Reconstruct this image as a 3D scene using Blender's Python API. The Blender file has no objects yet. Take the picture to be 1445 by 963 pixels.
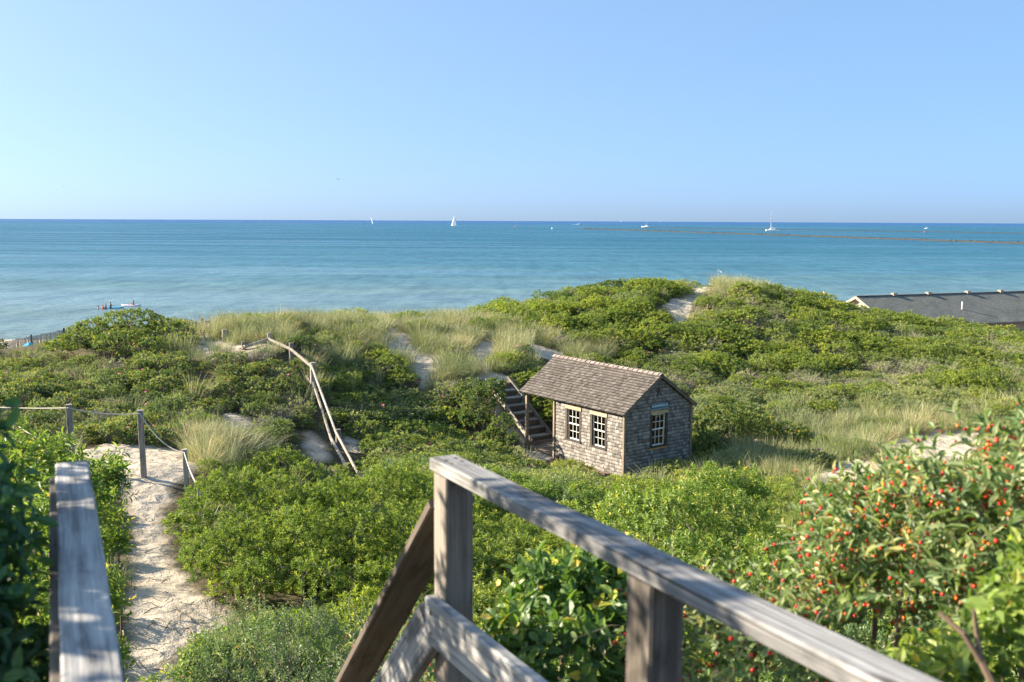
import bpy, math, random
import numpy as np
from mathutils import Matrix, Vector
sc = bpy.context.scene
col = sc.collection
R = math.radians
rng = np.random.default_rng(7)
random.seed(7)

# ------------------------------------------------------------------ camera, sky, sun, exposure
EYE = 15.0
PITCH, ROLL = R(6.99), R(0.258)
cf = np.array([0, math.cos(PITCH), -math.sin(PITCH)])
cu0 = np.array([0, math.sin(PITCH), math.cos(PITCH)])
cr0 = np.array([1., 0, 0])
cr = cr0 * math.cos(ROLL) + cu0 * math.sin(ROLL)
cu = cu0 * math.cos(ROLL) - cr0 * math.sin(ROLL)
cam = bpy.data.cameras.new('camera')
cam.lens = 35.0
cam.sensor_width = 36.0
cam.clip_start = 0.05
cam.clip_end = 120000.0
cam.dof.use_dof = True
cam.dof.focus_distance = 28.0
cam.dof.aperture_fstop = 5.0
camo = bpy.data.objects.new('camera', cam)
M = Matrix.Identity(4)
for i in range(3):
    M[i][0] = cr[i]; M[i][1] = cu[i]; M[i][2] = -cf[i]
M[2][3] = EYE
camo.matrix_world = M
col.objects.link(camo)
sc.camera = camo

SUN_EL, SUN_AZ = 24.0, -82.0          # azimuth from +Y, positive towards +X
w = bpy.data.worlds.new('World')
sc.world = w
w.use_nodes = True
wn = w.node_tree
bg = wn.nodes['Background']
sky = wn.nodes.new('ShaderNodeTexSky')
sky.sky_type = 'NISHITA'
sky.sun_disc = False
sky.sun_elevation = R(SUN_EL)
sky.sun_rotation = R(SUN_AZ)
sky.altitude = 0
sky.air_density = 0.2
sky.dust_density = 2.0
sky.ozone_density = 10.0
EXPO = 1.72
# the photograph's soft tone curve and cool white balance, the same over the whole sky
gam = wn.nodes.new('ShaderNodeGamma'); gam.inputs[1].default_value = 0.35
hsv = wn.nodes.new('ShaderNodeHueSaturation'); hsv.inputs['Saturation'].default_value = 1.2
tint = wn.nodes.new('ShaderNodeMix'); tint.data_type = 'RGBA'; tint.blend_type = 'MULTIPLY'; tint.inputs[0].default_value = 1.0
tint.inputs[7].default_value = (*[k / (2**EXPO * 0.12) for k in (0.655, 0.765, 0.80)], 1)
wn.links.new(sky.outputs[0], gam.inputs[0]); wn.links.new(gam.outputs[0], hsv.inputs['Color']); wn.links.new(hsv.outputs[0], tint.inputs[6]); wn.links.new(tint.outputs[2], bg.inputs[0])
bg.inputs[1].default_value = 0.12
sl = bpy.data.lights.new('sun', 'SUN')
sl.energy = 5.0
sl.angle = R(0.5)
sl.color = (1.0, 0.87, 0.68)
slo = bpy.data.objects.new('sun', sl)
sdir = Vector((math.cos(R(SUN_EL)) * math.sin(R(SUN_AZ)), math.cos(R(SUN_EL)) * math.cos(R(SUN_AZ)), math.sin(R(SUN_EL))))
slo.rotation_euler = sdir.to_track_quat('Z', 'Y').to_euler()
slo.location = (-40, 10, 40)
col.objects.link(slo)
sc.view_settings.view_transform = 'Standard'
sc.view_settings.look = 'None'
sc.view_settings.exposure = EXPO
sc.view_settings.gamma = 1.0
try:
    sc.cycles.max_bounces = 6
    sc.cycles.transparent_max_bounces = 8
    sc.cycles.use_denoising = True
except Exception:
    pass

# ------------------------------------------------------------------ photo geometry helpers
FPX = 1445 * 35 / 36.0
def proj(P):
    d = np.asarray(P, float) - np.array([0, 0, EYE])
    z = d @ cf
    z = np.where(np.abs(z) < 1e-6, 1e-6, z)
    x = 722.5 + FPX * (d @ cr) / z
    y = 481.5 - FPX * (d @ cu) / z
    return x, y, z
def ray(x, y):
    return cf + (x - 722.5) / FPX * cr - (y - 481.5) / FPX * cu
def atY(x, y, Y):
    d = ray(x, y)
    return np.array([0, 0, EYE]) + d * Y / d[1]
def atz(x, y, z):
    d = ray(x, y)
    return np.array([0, 0, EYE]) + d * (z - EYE) / d[2]

# ------------------------------------------------------------------ object helpers
def tag(o, label=None, cat=None, group=None, kind=None):
    if label: o['label'] = label
    if cat: o['category'] = cat
    if group: o['group'] = group
    if kind: o['kind'] = kind
    return o
def thing(name, label, cat, loc=(0, 0, 0), group=None):
    o = bpy.data.objects.new(name, None)
    o.location = [float(v) for v in loc]
    o.empty_display_size = 0.2
    col.objects.link(o)
    return tag(o, label, cat, group)
def np_mesh(name, V, faces, mats, midx=None, smooth=False, attrs=None):
    """V (n,3); faces: list of int arrays (m,k)"""
    me = bpy.data.meshes.new(name)
    V = np.ascontiguousarray(V, np.float32)
    faces = [np.asarray(f, np.int32) for f in faces if len(f)]
    me.vertices.add(len(V))
    me.vertices.foreach_set('co', V.ravel())
    if faces:
        loops = np.concatenate([f.ravel() for f in faces])
        tot = np.concatenate([np.full(len(f), f.shape[1], np.int32) for f in faces])
        st = np.concatenate([[0], np.cumsum(tot)[:-1]]).astype(np.int32)
        me.loops.add(len(loops))
        me.loops.foreach_set('vertex_index', loops)
        me.polygons.add(len(tot))
        me.polygons.foreach_set('loop_start', st)
        me.polygons.foreach_set('loop_total', tot)
        if midx is not None:
            me.polygons.foreach_set('material_index', np.asarray(midx, np.int32))
        me.polygons.foreach_set('use_smooth', np.full(len(tot), bool(smooth)))
    for k, a in (attrs or {}).items():
        a = np.asarray(a, np.float32)
        if a.ndim == 1:
            at = me.attributes.new(k, 'FLOAT', 'POINT'); at.data.foreach_set('value', a)
        else:
            at = me.attributes.new(k, 'FLOAT_VECTOR', 'POINT'); at.data.foreach_set('vector', a.ravel())
    for m in (mats if isinstance(mats, (list, tuple)) else [mats]):
        me.materials.append(m)
    me.update(calc_edges=True)
    return me
def link(name, me, parent=None, kind=None, loc=None):
    o = bpy.data.objects.new(name, me)
    col.objects.link(o)
    if parent is not None: o.parent = parent
    if loc is not None: o.location = [float(v) for v in loc]
    if kind: o['kind'] = kind
    return o
def nrm(v):
    v = np.asarray(v, float)
    return v / np.maximum(np.linalg.norm(v, axis=-1, keepdims=True), 1e-9)

class MB:
    """collects beams, boxes, tubes, lofts; every vertex carries 'bc' (along, across, depth) and 'tint'"""
    def __init__(s):
        s.V = []; s.F3 = []; s.F4 = []; s.bc = []; s.t = []; s.n = 0
    def add(s, V, f3=None, f4=None, bc=None, tint=0.5):
        V = np.asarray(V, float).reshape(-1, 3)
        s.V.append(V)
        if f3 is not None and len(f3): s.F3.append(np.asarray(f3) + s.n)
        if f4 is not None and len(f4): s.F4.append(np.asarray(f4) + s.n)
        s.bc.append(V if bc is None else np.asarray(bc, float))
        s.t.append(np.full(len(V), tint))
        s.n += len(V)
        return s
    def beam(s, p0, p1, w, h, up=(0, 0, 1), tint=None, bev=0.0, seg=1, warp=0.0):
        """box from p0 to p1, w across, h along up; bev chamfers the long edges; seg/warp give it a slight natural bow"""
        p0 = np.asarray(p0, float); p1 = np.asarray(p1, float)
        a = nrm(p1 - p0); L = np.linalg.norm(p1 - p0)
        side = nrm(np.cross(a, up)); upv = np.cross(side, a)
        if bev > 0:
            b = bev
            pr = np.array([(-w/2+b, -h/2), (w/2-b, -h/2), (w/2, -h/2+b), (w/2, h/2-b), (w/2-b, h/2), (-w/2+b, h/2), (-w/2, h/2-b), (-w/2, -h/2+b)])
        else:
            pr = np.array([(-w/2, -h/2), (w/2, -h/2), (w/2, h/2), (-w/2, h/2)])
        k = len(pr); V = []; bc = []
        off = random.uniform(0, 50)
        for i in range(seg + 1):
            f = i / seg
            c = p0 + (p1 - p0) * f
            if seg > 1 and 0 < i < seg: c = c + side * random.uniform(-warp, warp) + upv * random.uniform(-warp, warp)
            e = pr
            if bev > 0 and (i == 0 or i == seg): e = pr * (1 - 0.25 * bev / max(w, h))
            for (x, y) in e:
                V.append(c + side * x + upv * y); bc.append((f * L + off, x + off, y))
        q = [(i*k+j, i*k+(j+1) % k, (i+1)*k+(j+1) % k, (i+1)*k+j) for i in range(seg) for j in range(k)]
        t = random.random() if tint is None else tint
        f3 = []
        if k == 4:
            q.append((3, 2, 1, 0)); q.append(tuple(seg*4 + j for j in range(4)))
        else:
            for j in range(1, k - 1):
                f3.append((0, j + 1, j)); f3.append((seg*k, seg*k + j, seg*k + j + 1))
        return s.add(V, f3, q, bc, t)
    def box(s, c, hx, hy, hz, X=(1, 0, 0), Y=(0, 1, 0), Z=(0, 0, 1), tint=None):
        c = np.asarray(c, float); X = np.asarray(X, float); Y = np.asarray(Y, float); Z = np.asarray(Z, float)
        S = [(-1,-1,-1),(1,-1,-1),(1,1,-1),(-1,1,-1),(-1,-1,1),(1,-1,1),(1,1,1),(-1,1,1)]
        V = [c + X*hx*a + Y*hy*b + Z*hz*d for a, b, d in S]
        off = random.uniform(0, 50)
        bc = [(a*hx + off, b*hy + off, d*hz) for a, b, d in S]
        q = [(0,3,2,1),(4,5,6,7),(0,1,5,4),(1,2,6,5),(2,3,7,6),(3,0,4,7)]
        return s.add(V, None, q, bc, random.random() if tint is None else tint)
    def hexa(s, V8, tint=None, bc=None):
        q = [(0,3,2,1),(4,5,6,7),(0,1,5,4),(1,2,6,5),(2,3,7,6),(3,0,4,7)]
        return s.add(V8, None, q, bc, random.random() if tint is None else tint)
    def tube(s, pts, rad, n=6, tint=None, cap=True):
        pts = np.asarray(pts, float); m = len(pts)
        rad = np.full(m, rad) if np.isscalar(rad) else np.asarray(rad, float)
        T = nrm(np.gradient(pts, axis=0))
        ref = np.array([0, 0, 1.]) if abs(T[0][2]) < 0.9 else np.array([1., 0, 0])
        a1 = nrm(np.cross(T, ref)); a2 = np.cross(T, a1)
        ang = np.arange(n) * 2 * np.pi / n
        V = (pts[:, None] + rad[:, None, None] * (np.cos(ang)[None, :, None] * a1[:, None] + np.sin(ang)[None, :, None] * a2[:, None])).reshape(-1, 3)
        s0 = np.concatenate([[0], np.cumsum(np.linalg.norm(np.diff(pts, axis=0), axis=1))])
        off = random.uniform(0, 50)
        bc = np.array([(s0[i] + off, rad[i] * ang[j] + off, 0) for i in range(m) for j in range(n)])
        q = [(i*n+j, i*n+(j+1) % n, (i+1)*n+(j+1) % n, (i+1)*n+j) for i in range(m-1) for j in range(n)]
        f3 = []
        if cap:
            for j in range(1, n-1):
                f3.append((0, j+1, j)); f3.append(((m-1)*n, (m-1)*n+j, (m-1)*n+j+1))
        return s.add(V, f3, q, bc, random.random() if tint is None else tint)
    def ball(s, c, rx, ry=None, rz=None, nu=8, nv=6, tint=None, cut=-1.0):
        ry = rx if ry is None else ry; rz = rx if rz is None else rz
        V = []
        for i in range(nv + 1):
            th = np.pi * i / nv
            for j in range(nu):
                ph = 2*np.pi*j/nu
                V.append((c[0]+rx*np.sin(th)*np.cos(ph), c[1]+ry*np.sin(th)*np.sin(ph), c[2]+rz*max(np.cos(th), cut)))
        q = [(i*nu+j, (i+1)*nu+j, (i+1)*nu+(j+1) % nu, i*nu+(j+1) % nu) for i in range(nv) for j in range(nu)]
        return s.add(V, None, q, None, random.random() if tint is None else tint)
    def loft(s, rings, tint=0.5, cap=True):
        n = len(rings[0]); V = np.concatenate([np.asarray(r, float) for r in rings])
        m = len(rings)
        q = [(i*n+j, i*n+(j+1) % n, (i+1)*n+(j+1) % n, (i+1)*n+j) for i in range(m-1) for j in range(n)]
        f3 = []
        if cap:
            for j in range(1, n-1):
                f3.append((0, j+1, j)); f3.append(((m-1)*n, (m-1)*n+j, (m-1)*n+j+1))
        return s.add(V, f3, q, None, tint)
    def mesh(s, name, mat, origin=(0, 0, 0), smooth=False):
        V = np.concatenate(s.V) - np.asarray(origin, float)
        fs = []
        if s.F4: fs.append(np.concatenate(s.F4))
        if s.F3: fs.append(np.concatenate(s.F3))
        return np_mesh(name, V, fs, mat, smooth=smooth, attrs={'bc': np.concatenate(s.bc), 'tint': np.concatenate(s.t)})
    def build(s, name, mat, parent=None, kind=None, smooth=False):
        org = np.array(parent.location) if parent is not None else (0, 0, 0)
        if parent is not None and parent.parent is not None: org = org + np.array(parent.parent.location)
        return link(name, s.mesh(name, mat, org, smooth), parent, kind)

# ------------------------------------------------------------------ materials
def new_mat(name):
    m = bpy.data.materials.new(name); m.use_nodes = True
    nt = m.node_tree
    b = nt.nodes['Principled BSDF']
    return m, nt, b
def N(nt, t, **kw):
    n = nt.nodes.new('ShaderNode' + t)
    for k, v in kw.items(): setattr(n, k, v)
    return n
def ramp(nt, fac, stops, interp='LINEAR'):
    r = N(nt, 'ValToRGB')
    r.color_ramp.interpolation = interp
    el = r.color_ramp.elements
    while len(el) < len(stops): el.new(0.5)
    for e, (p, c) in zip(el, stops):
        e.position = p; e.color = (*c, 1) if len(c) == 3 else c
    if fac is not None: nt.links.new(fac, r.inputs[0])
    return r.outputs[0]
def mixc(nt, fac, a, b, mode='MIX'):
    m = N(nt, 'Mix', data_type='RGBA', blend_type=mode)
    for s, v in ((0, fac), (6, a), (7, b)):
        if isinstance(v, (int, float)): m.inputs[s].default_value = v
        elif isinstance(v, tuple): m.inputs[s].default_value = (*v, 1)
        else: nt.links.new(v, m.inputs[s])
    return m.outputs[2]
def math_(nt, op, a, b=None, c=None):
    m = N(nt, 'Math', operation=op)
    for s, v in enumerate((a, b, c)):
        if v is None: continue
        if isinstance(v, (int, float)): m.inputs[s].default_value = v
        else: nt.links.new(v, m.inputs[s])
    return m.outputs[0]
def attr(nt, name, out=2):
    a = N(nt, 'Attribute'); a.attribute_name = name
    return a.outputs[out]
def mapping(nt, vec, scale=(1, 1, 1), loc=(0, 0, 0)):
    m = N(nt, 'Mapping')
    m.inputs['Scale'].default_value = scale; m.inputs['Location'].default_value = loc
    nt.links.new(vec, m.inputs['Vector'])
    return m.outputs[0]
def noise(nt, vec, scale, detail=3.0, rough=0.55, out=0):
    n = N(nt, 'TexNoise')
    n.inputs['Scale'].default_value = scale; n.inputs['Detail'].default_value = detail; n.inputs['Roughness'].default_value = rough
    if vec is not None: nt.links.new(vec, n.inputs['Vector'])
    return n.outputs[out]
def bump(nt, b, h, strength, dist=0.01):
    n = N(nt, 'Bump')
    n.inputs['Strength'].default_value = strength; n.inputs['Distance'].default_value = dist
    nt.links.new(h, n.inputs['Height']); nt.links.new(n.outputs[0], b.inputs['Normal'])
    return n

def leaf_mat(name, stops, trans=0.35, rough=0.5, spec=0.35, patch=0.35, patch_cols=((0.66, 0.74, 0.78), (1.32, 1.22, 1.05)), thin=(1.4, 1.5, 0.6)):
    """per-leaf colour from 'tint', slow colour patches from place, thin-leaf translucency"""
    m, nt, b = new_mat(name)
    c = ramp(nt, attr(nt, 'tint'), stops)
    geo = N(nt, 'NewGeometry')
    oi = N(nt, 'ObjectInfo')
    p = noise(nt, geo.outputs['Position'], 0.33, 2.0)
    f = math_(nt, 'ADD', math_(nt, 'MULTIPLY', p, 0.6), math_(nt, 'MULTIPLY', oi.outputs['Random'], 0.4))
    pc = ramp(nt, f, [(0.28, tuple(v*1.26 for v in patch_cols[0])), (0.5, (1.24, 1.24, 1.26)), (0.72, tuple(v*1.2 for v in patch_cols[1]))])
    c = mixc(nt, 1.0, c, pc, 'MULTIPLY')
    nt.links.new(c, b.inputs['Base Color'])
    b.inputs['Roughness'].default_value = rough
    b.inputs['Specular IOR Level'].default_value = spec
    tr = N(nt, 'BsdfTranslucent')
    tc = mixc(nt, 1.0, c, thin, 'MULTIPLY')
    nt.links.new(tc, tr.inputs['Color'])
    mx = N(nt, 'MixShader'); mx.inputs[0].default_value = trans
    nt.links.new(b.outputs[0], mx.inputs[1]); nt.links.new(tr.outputs[0], mx.inputs[2])
    nt.links.new(mx.outputs[0], nt.nodes['Material Output'].inputs['Surface'])
    return m
BAY = leaf_mat('bayberry_leaf', [(0.0, (0.065, 0.115, 0.022)), (0.5, (0.148, 0.195, 0.046)), (0.85, (0.25, 0.285, 0.07)), (1.0, (0.33, 0.32, 0.06))], 0.4)
ROSE = leaf_mat('rose_leaf', [(0.0, (0.05, 0.085, 0.03)), (0.55, (0.10, 0.15, 0.045)), (0.86, (0.17, 0.205, 0.06)), (0.94, (0.36, 0.29, 0.05)), (1.0, (0.38, 0.24, 0.08))], 0.36)
OLIVE = leaf_mat('pale_shrub_leaf', [(0.0, (0.115, 0.15, 0.065)), (0.55, (0.21, 0.25, 0.105)), (0.9, (0.30, 0.325, 0.15)), (1.0, (0.38, 0.35, 0.19))], 0.36)
HONEY = leaf_mat('honeysuckle_leaf', [(0.0, (0.055, 0.10, 0.04)), (0.6, (0.125, 0.185, 0.08)), (0.92, (0.25, 0.295, 0.165)), (1.0, (0.32, 0.31, 0.14))], 0.36, 0.45, 0.4)
BROAD = leaf_mat('broad_rose_leaf', [(0.0, (0.03, 0.07, 0.02)), (0.6, (0.068, 0.13, 0.036)), (0.90, (0.15, 0.22, 0.055)), (1.0, (0.42, 0.35, 0.07))], 0.38, 0.42, 0.45)
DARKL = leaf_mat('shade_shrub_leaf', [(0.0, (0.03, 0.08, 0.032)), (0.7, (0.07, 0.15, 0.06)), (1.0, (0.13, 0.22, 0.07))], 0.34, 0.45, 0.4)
WILLOW = leaf_mat('cherry_leaf', [(0.0, (0.07, 0.12, 0.03)), (0.6, (0.14, 0.205, 0.045)), (0.92, (0.235, 0.28, 0.07)), (1.0, (0.42, 0.34, 0.08))], 0.4, 0.45, 0.4)
GRASS = leaf_mat('beach_grass_blade', [(0.0, (0.115, 0.165, 0.06)), (0.4, (0.25, 0.285, 0.13)), (0.7, (0.44, 0.41, 0.255)), (1.0, (0.60, 0.52, 0.36))], 0.28, 0.6, 0.2, patch_cols=((0.65, 0.72, 0.68), (1.2, 1.08, 1.0)), thin=(1.05, 1.0, 0.8))
def flat_mat(name, colr, rough=0.6, spec=0.3, var=0.15):
    m, nt, b = new_mat(name)
    geo = N(nt, 'NewGeometry')
    n = noise(nt, geo.outputs['Position'], 6.0, 3.0)
    t = attr(nt, 'tint')
    f = math_(nt, 'ADD', math_(nt, 'MULTIPLY', n, 0.5), math_(nt, 'MULTIPLY', t, 0.5))
    lo = tuple(c * (1 - var) for c in colr); hi = tuple(min(c * (1 + var), 1) for c in colr)
    nt.links.new(ramp(nt, f, [(0.25, lo), (0.75, hi)]), b.inputs['Base Color'])
    b.inputs['Roughness'].default_value = rough
    b.inputs['Specular IOR Level'].default_value = spec
    return m
TWIG = flat_mat('grey_twig', (0.30, 0.26, 0.22), 0.8, 0.2, 0.35)
BARK = flat_mat('brown_bark', (0.16, 0.115, 0.08), 0.85, 0.2, 0.35)
PINK = flat_mat('pink_petal', (0.72, 0.10, 0.30), 0.5, 0.2, 0.3)
WHITEP = flat_mat('white_petal', (0.8, 0.76, 0.66), 0.5, 0.2, 0.1)
REDB = flat_mat('red_berry', (0.62, 0.025, 0.015), 0.22, 0.5, 0.25)
ORANGEB = flat_mat('orange_berry', (0.75, 0.16, 0.02), 0.22, 0.5, 0.2)
YELLOWP = flat_mat('yellow_petal', (0.8, 0.55, 0.15), 0.5, 0.2, 0.2)

def wood_mat(name, dark, light, grain=1.0, rough=0.75, blot=0.5, bumps=0.5):
    """sawn weathered board: grain runs along the 'bc' x axis"""
    m, nt, b = new_mat(name)
    bc = attr(nt, 'bc', 1)
    g1 = noise(nt, mapping(nt, bc, (1.6, 55 * grain, 55 * grain)), 1.0, 4.0, 0.6)
    g2 = noise(nt, mapping(nt, bc, (5.0, 180 * grain, 180 * grain)), 1.0, 2.0, 0.6)
    bl = noise(nt, mapping(nt, bc, (3.5, 9, 9)), 1.0, 3.0, 0.6)
    f = math_(nt, 'ADD', math_(nt, 'MULTIPLY', g1, 0.45), math_(nt, 'MULTIPLY', g2, 0.25))
    f = math_(nt, 'ADD', f, math_(nt, 'MULTIPLY', bl, 0.3 * blot * 2))
    f = math_(nt, 'ADD', f, math_(nt, 'MULTIPLY', math_(nt, 'SUBTRACT', attr(nt, 'tint'), 0.5), 0.25))
    c = ramp(nt, f, [(0.37, dark), (0.66, light)])
    ck = noise(nt, mapping(nt, bc, (0.9, 95 * grain, 95 * grain)), 1.0, 2.0, 0.5)
    crack = ramp(nt, ck, [(0.27, (0.16, 0.14, 0.12)), (0.33, (1, 1, 1))])
    c = mixc(nt, 0.85, c, crack, 'MULTIPLY')
    stn = noise(nt, mapping(nt, bc, (5.0, 16, 16), (7, 3, 1)), 1.0, 5.0, 0.7)
    c = mixc(nt, 0.9, c, ramp(nt, stn, [(0.33, (0.45, 0.44, 0.45)), (0.47, (1, 1, 1)), (0.68, (1.12, 1.12, 1.1))]), 'MULTIPLY')
    vk = N(nt, 'TexVoronoi'); vk.inputs['Scale'].default_value = 1.0; nt.links.new(mapping(nt, bc, (2.6, 11, 3)), vk.inputs['Vector'])
    c = mixc(nt, 0.8, c, ramp(nt, vk.outputs['Distance'], [(0.05, (0.3, 0.24, 0.2)), (0.13, (1, 1, 1))]), 'MULTIPLY')   # knots
    nt.links.new(c, b.inputs['Base Color'])
    b.inputs['Roughness'].default_value = rough
    b.inputs['Specular IOR Level'].default_value = 0.3
    bump(nt, b, math_(nt, 'ADD', math_(nt, 'ADD', g1, math_(nt, 'MULTIPLY', g2, 0.4)), math_(nt, 'MULTIPLY', ramp(nt, ck, [(.25, (0, 0, 0)), (.33, (1, 1, 1))]), .8)), bumps, 0.005)
    return m
RAILW = wood_mat('weathered_rail_wood', (0.155, 0.153, 0.152), (0.52, 0.51, 0.495), 1.0, 0.75, 0.6, 0.8)
POSTW = wood_mat('weathered_post_wood', (0.10, 0.085, 0.07), (0.30, 0.265, 0.225))
SHADEDW = wood_mat('shade_darkened_rail_wood', (0.05, 0.04, 0.031), (0.135, 0.11, 0.09))  # shade under the stair hand rail put into a darker wood colour
FENCEW = wood_mat('split_rail_wood', (0.20, 0.17, 0.145), (0.43, 0.385, 0.33), 0.6)
TRIMW = wood_mat('dark_trim_wood', (0.075, 0.058, 0.045), (0.19, 0.15, 0.12), 0.8)
DARKW = wood_mat('dark_casing_wood', (0.03, 0.025, 0.02), (0.09, 0.075, 0.062), 0.8)
CORNERW = wood_mat('corner_board_wood', (0.17, 0.13, 0.09), (0.34, 0.27, 0.20), 0.8)
HEADW = wood_mat('new_header_wood', (0.40, 0.30, 0.18), (0.58, 0.45, 0.29), 0.8)
STEPW = wood_mat('stair_timber', (0.19, 0.165, 0.135), (0.42, 0.37, 0.30), 0.6)
WARMW = wood_mat('bare_interior_board', (0.62, 0.35, 0.12), (0.82, 0.54, 0.23), 0.5)
def shingle_mat(name, stops):
    m, nt, b = new_mat(name)
    bc = attr(nt, 'bc', 1)
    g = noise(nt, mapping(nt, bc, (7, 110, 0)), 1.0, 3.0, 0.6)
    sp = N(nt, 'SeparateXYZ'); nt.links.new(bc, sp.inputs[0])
    butt = ramp(nt, math_(nt, 'ADD', sp.outputs[2], math_(nt, 'MULTIPLY', math_(nt, 'SUBTRACT', g, .5), .35)), [(0.0, (.30, .28, .26)), (.27, (1, 1, 1))])   # weathered butts, darkened further as painted course shadow lines
    bl = noise(nt, N(nt, 'NewGeometry').outputs['Position'], 2.2, 3.0, 0.6)
    f = math_(nt, 'ADD', math_(nt, 'MULTIPLY', attr(nt, 'tint'), 0.5), math_(nt, 'MULTIPLY', g, 0.28))
    f = math_(nt, 'ADD', f, math_(nt, 'MULTIPLY', bl, 0.26))
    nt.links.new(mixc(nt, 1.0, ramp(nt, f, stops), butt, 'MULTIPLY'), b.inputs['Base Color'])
    b.inputs['Roughness'].default_value = 0.8
    b.inputs['Specular IOR Level'].default_value = 0.25
    bump(nt, b, g, 0.5, 0.003)
    return m
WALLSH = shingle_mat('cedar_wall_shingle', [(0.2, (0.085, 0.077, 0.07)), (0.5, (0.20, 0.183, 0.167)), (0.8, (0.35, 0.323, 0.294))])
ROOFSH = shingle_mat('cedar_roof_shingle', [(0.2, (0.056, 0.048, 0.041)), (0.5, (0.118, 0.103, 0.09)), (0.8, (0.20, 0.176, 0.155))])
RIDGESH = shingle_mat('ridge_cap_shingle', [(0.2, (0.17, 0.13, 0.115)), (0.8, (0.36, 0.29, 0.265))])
WHITE = flat_mat('white_window_paint', (0.78, 0.78, 0.76), 0.45, 0.4, 0.05)
BOATW = flat_mat('white_gelcoat', (0.85, 0.85, 0.84), 0.3, 0.5, 0.03)
SAIL = flat_mat('sail_cloth', (0.88, 0.88, 0.86), 0.7, 0.2, 0.03)
ALU = flat_mat('pale_mast', (0.72, 0.72, 0.72), 0.4, 0.5, 0.05)
ROPE = flat_mat('pale_rope', (0.52, 0.47, 0.40), 0.9, 0.1, 0.2)
SKIN = flat_mat('skin', (0.48, 0.27, 0.19), 0.55, 0.3, 0.08)
HAIRM = flat_mat('dark_hair', (0.05, 0.03, 0.02), 0.6, 0.3, 0.2)
SWIMD = flat_mat('dark_swimwear', (0.05, 0.06, 0.12), 0.7, 0.2, 0.1)
SWIMR = flat_mat('coral_swimwear', (0.65, 0.12, 0.10), 0.7, 0.2, 0.1)
SHIRT = flat_mat('pale_shirt', (0.7, 0.7, 0.72), 0.8, 0.1, 0.05)
BLUEB = flat_mat('bright_blue_foam', (0.06, 0.42, 0.72), 0.5, 0.3, 0.05)
PINKB = flat_mat('pale_pink_board', (0.82, 0.68, 0.78), 0.4, 0.4, 0.05)
SIGNB = flat_mat('faded_teal_board', (0.16, 0.27, 0.32), 0.7, 0.2, 0.15)
SIGNL = flat_mat('pale_sign_letter', (0.72, 0.76, 0.76), 0.6, 0.2, 0.05)
REDP = flat_mat('red_buoy_paint', (0.7, 0.08, 0.06), 0.4, 0.4, 0.05)
ROCK = flat_mat('jetty_stone', (0.075, 0.076, 0.075), 0.9, 0.2, 0.45)
GULLM = flat_mat('gull_feather', (0.75, 0.72, 0.68), 0.7, 0.2, 0.1)
DARKB = flat_mat('dark_feather', (0.08, 0.075, 0.07), 0.7, 0.2, 0.1)
m, nt, b = new_mat('window_glass')
fr = N(nt, 'Fresnel'); fr.inputs[0].default_value = 1.5
tp = N(nt, 'BsdfTransparent'); tp.inputs[0].default_value = (0.86, 0.9, 0.9, 1)
gl = N(nt, 'BsdfGlossy'); gl.inputs['Roughness'].default_value = 0.03
mx = N(nt, 'MixShader')
nt.links.new(fr.outputs[0], mx.inputs[0]); nt.links.new(tp.outputs[0], mx.inputs[1]); nt.links.new(gl.outputs[0], mx.inputs[2])
nt.links.new(mx.outputs[0], nt.nodes['Material Output'].inputs['Surface'])
GLASS = m

# ------------------------------------------------------------------ zones read from the photograph (pixels of the 1445 px photo)
def inside(poly, x, y):
    poly = np.asarray(poly, float)
    r = np.zeros(np.shape(x), bool)
    j = len(poly) - 1
    for i in range(len(poly)):
        xi, yi = poly[i]; xj, yj = poly[j]
        c = ((yi > y) != (yj > y)) & (x < (xj - xi) * (y - yi) / (yj - yi + 1e-12) + xi)
        r ^= c
        j = i
    return r
PATHP = [(232, 1010), (190, 1010), (186, 900), (192, 800), (190, 730), (180, 690), (165, 668), (130, 655), (100, 640), (160, 628), (235, 628), (262, 640), (262, 672), (240, 690), (226, 715), (222, 750), (238, 795), (275, 835), (330, 862), (322, 890), (262, 897), (240, 915)]
SANDP = [
    [(428, 604), (445, 608), (462, 640), (455, 650), (438, 645)],
    [(490, 613), (506, 618), (513, 636), (500, 643), (486, 630)],
    [(318, 585), (348, 582), (352, 604), (322, 606)],
    [(546, 462), (556, 463), (590, 485), (584, 492), (550, 498), (541, 488)],
    [(580, 503), (612, 502), (616, 510), (598, 528), (600, 548), (590, 545), (582, 525)],
    [(664, 494), (690, 480), (706, 483), (692, 500), (690, 520), (676, 512)],
    [(742, 486), (770, 490), (798, 506), (790, 514), (752, 500)],
    [(986, 400), (1006, 402), (975, 432), (968, 462), (948, 452), (938, 430), (944, 424), (962, 420)],
    [(1026, 508), (1040, 508), (1058, 520), (1046, 524)],
    [(1245, 630), (1285, 617), (1325, 611), (1400, 613), (1402, 648), (1340, 656), (1285, 645)],
    [(1150, 672), (1190, 652), (1240, 648), (1236, 676), (1175, 688)],
    [(280, 466), (300, 464), (298, 494), (284, 494)],
    [(695, 525), (720, 535), (745, 570), (770, 615), (788, 640), (770, 655), (735, 640), (735, 600), (715, 560)],
]
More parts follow.
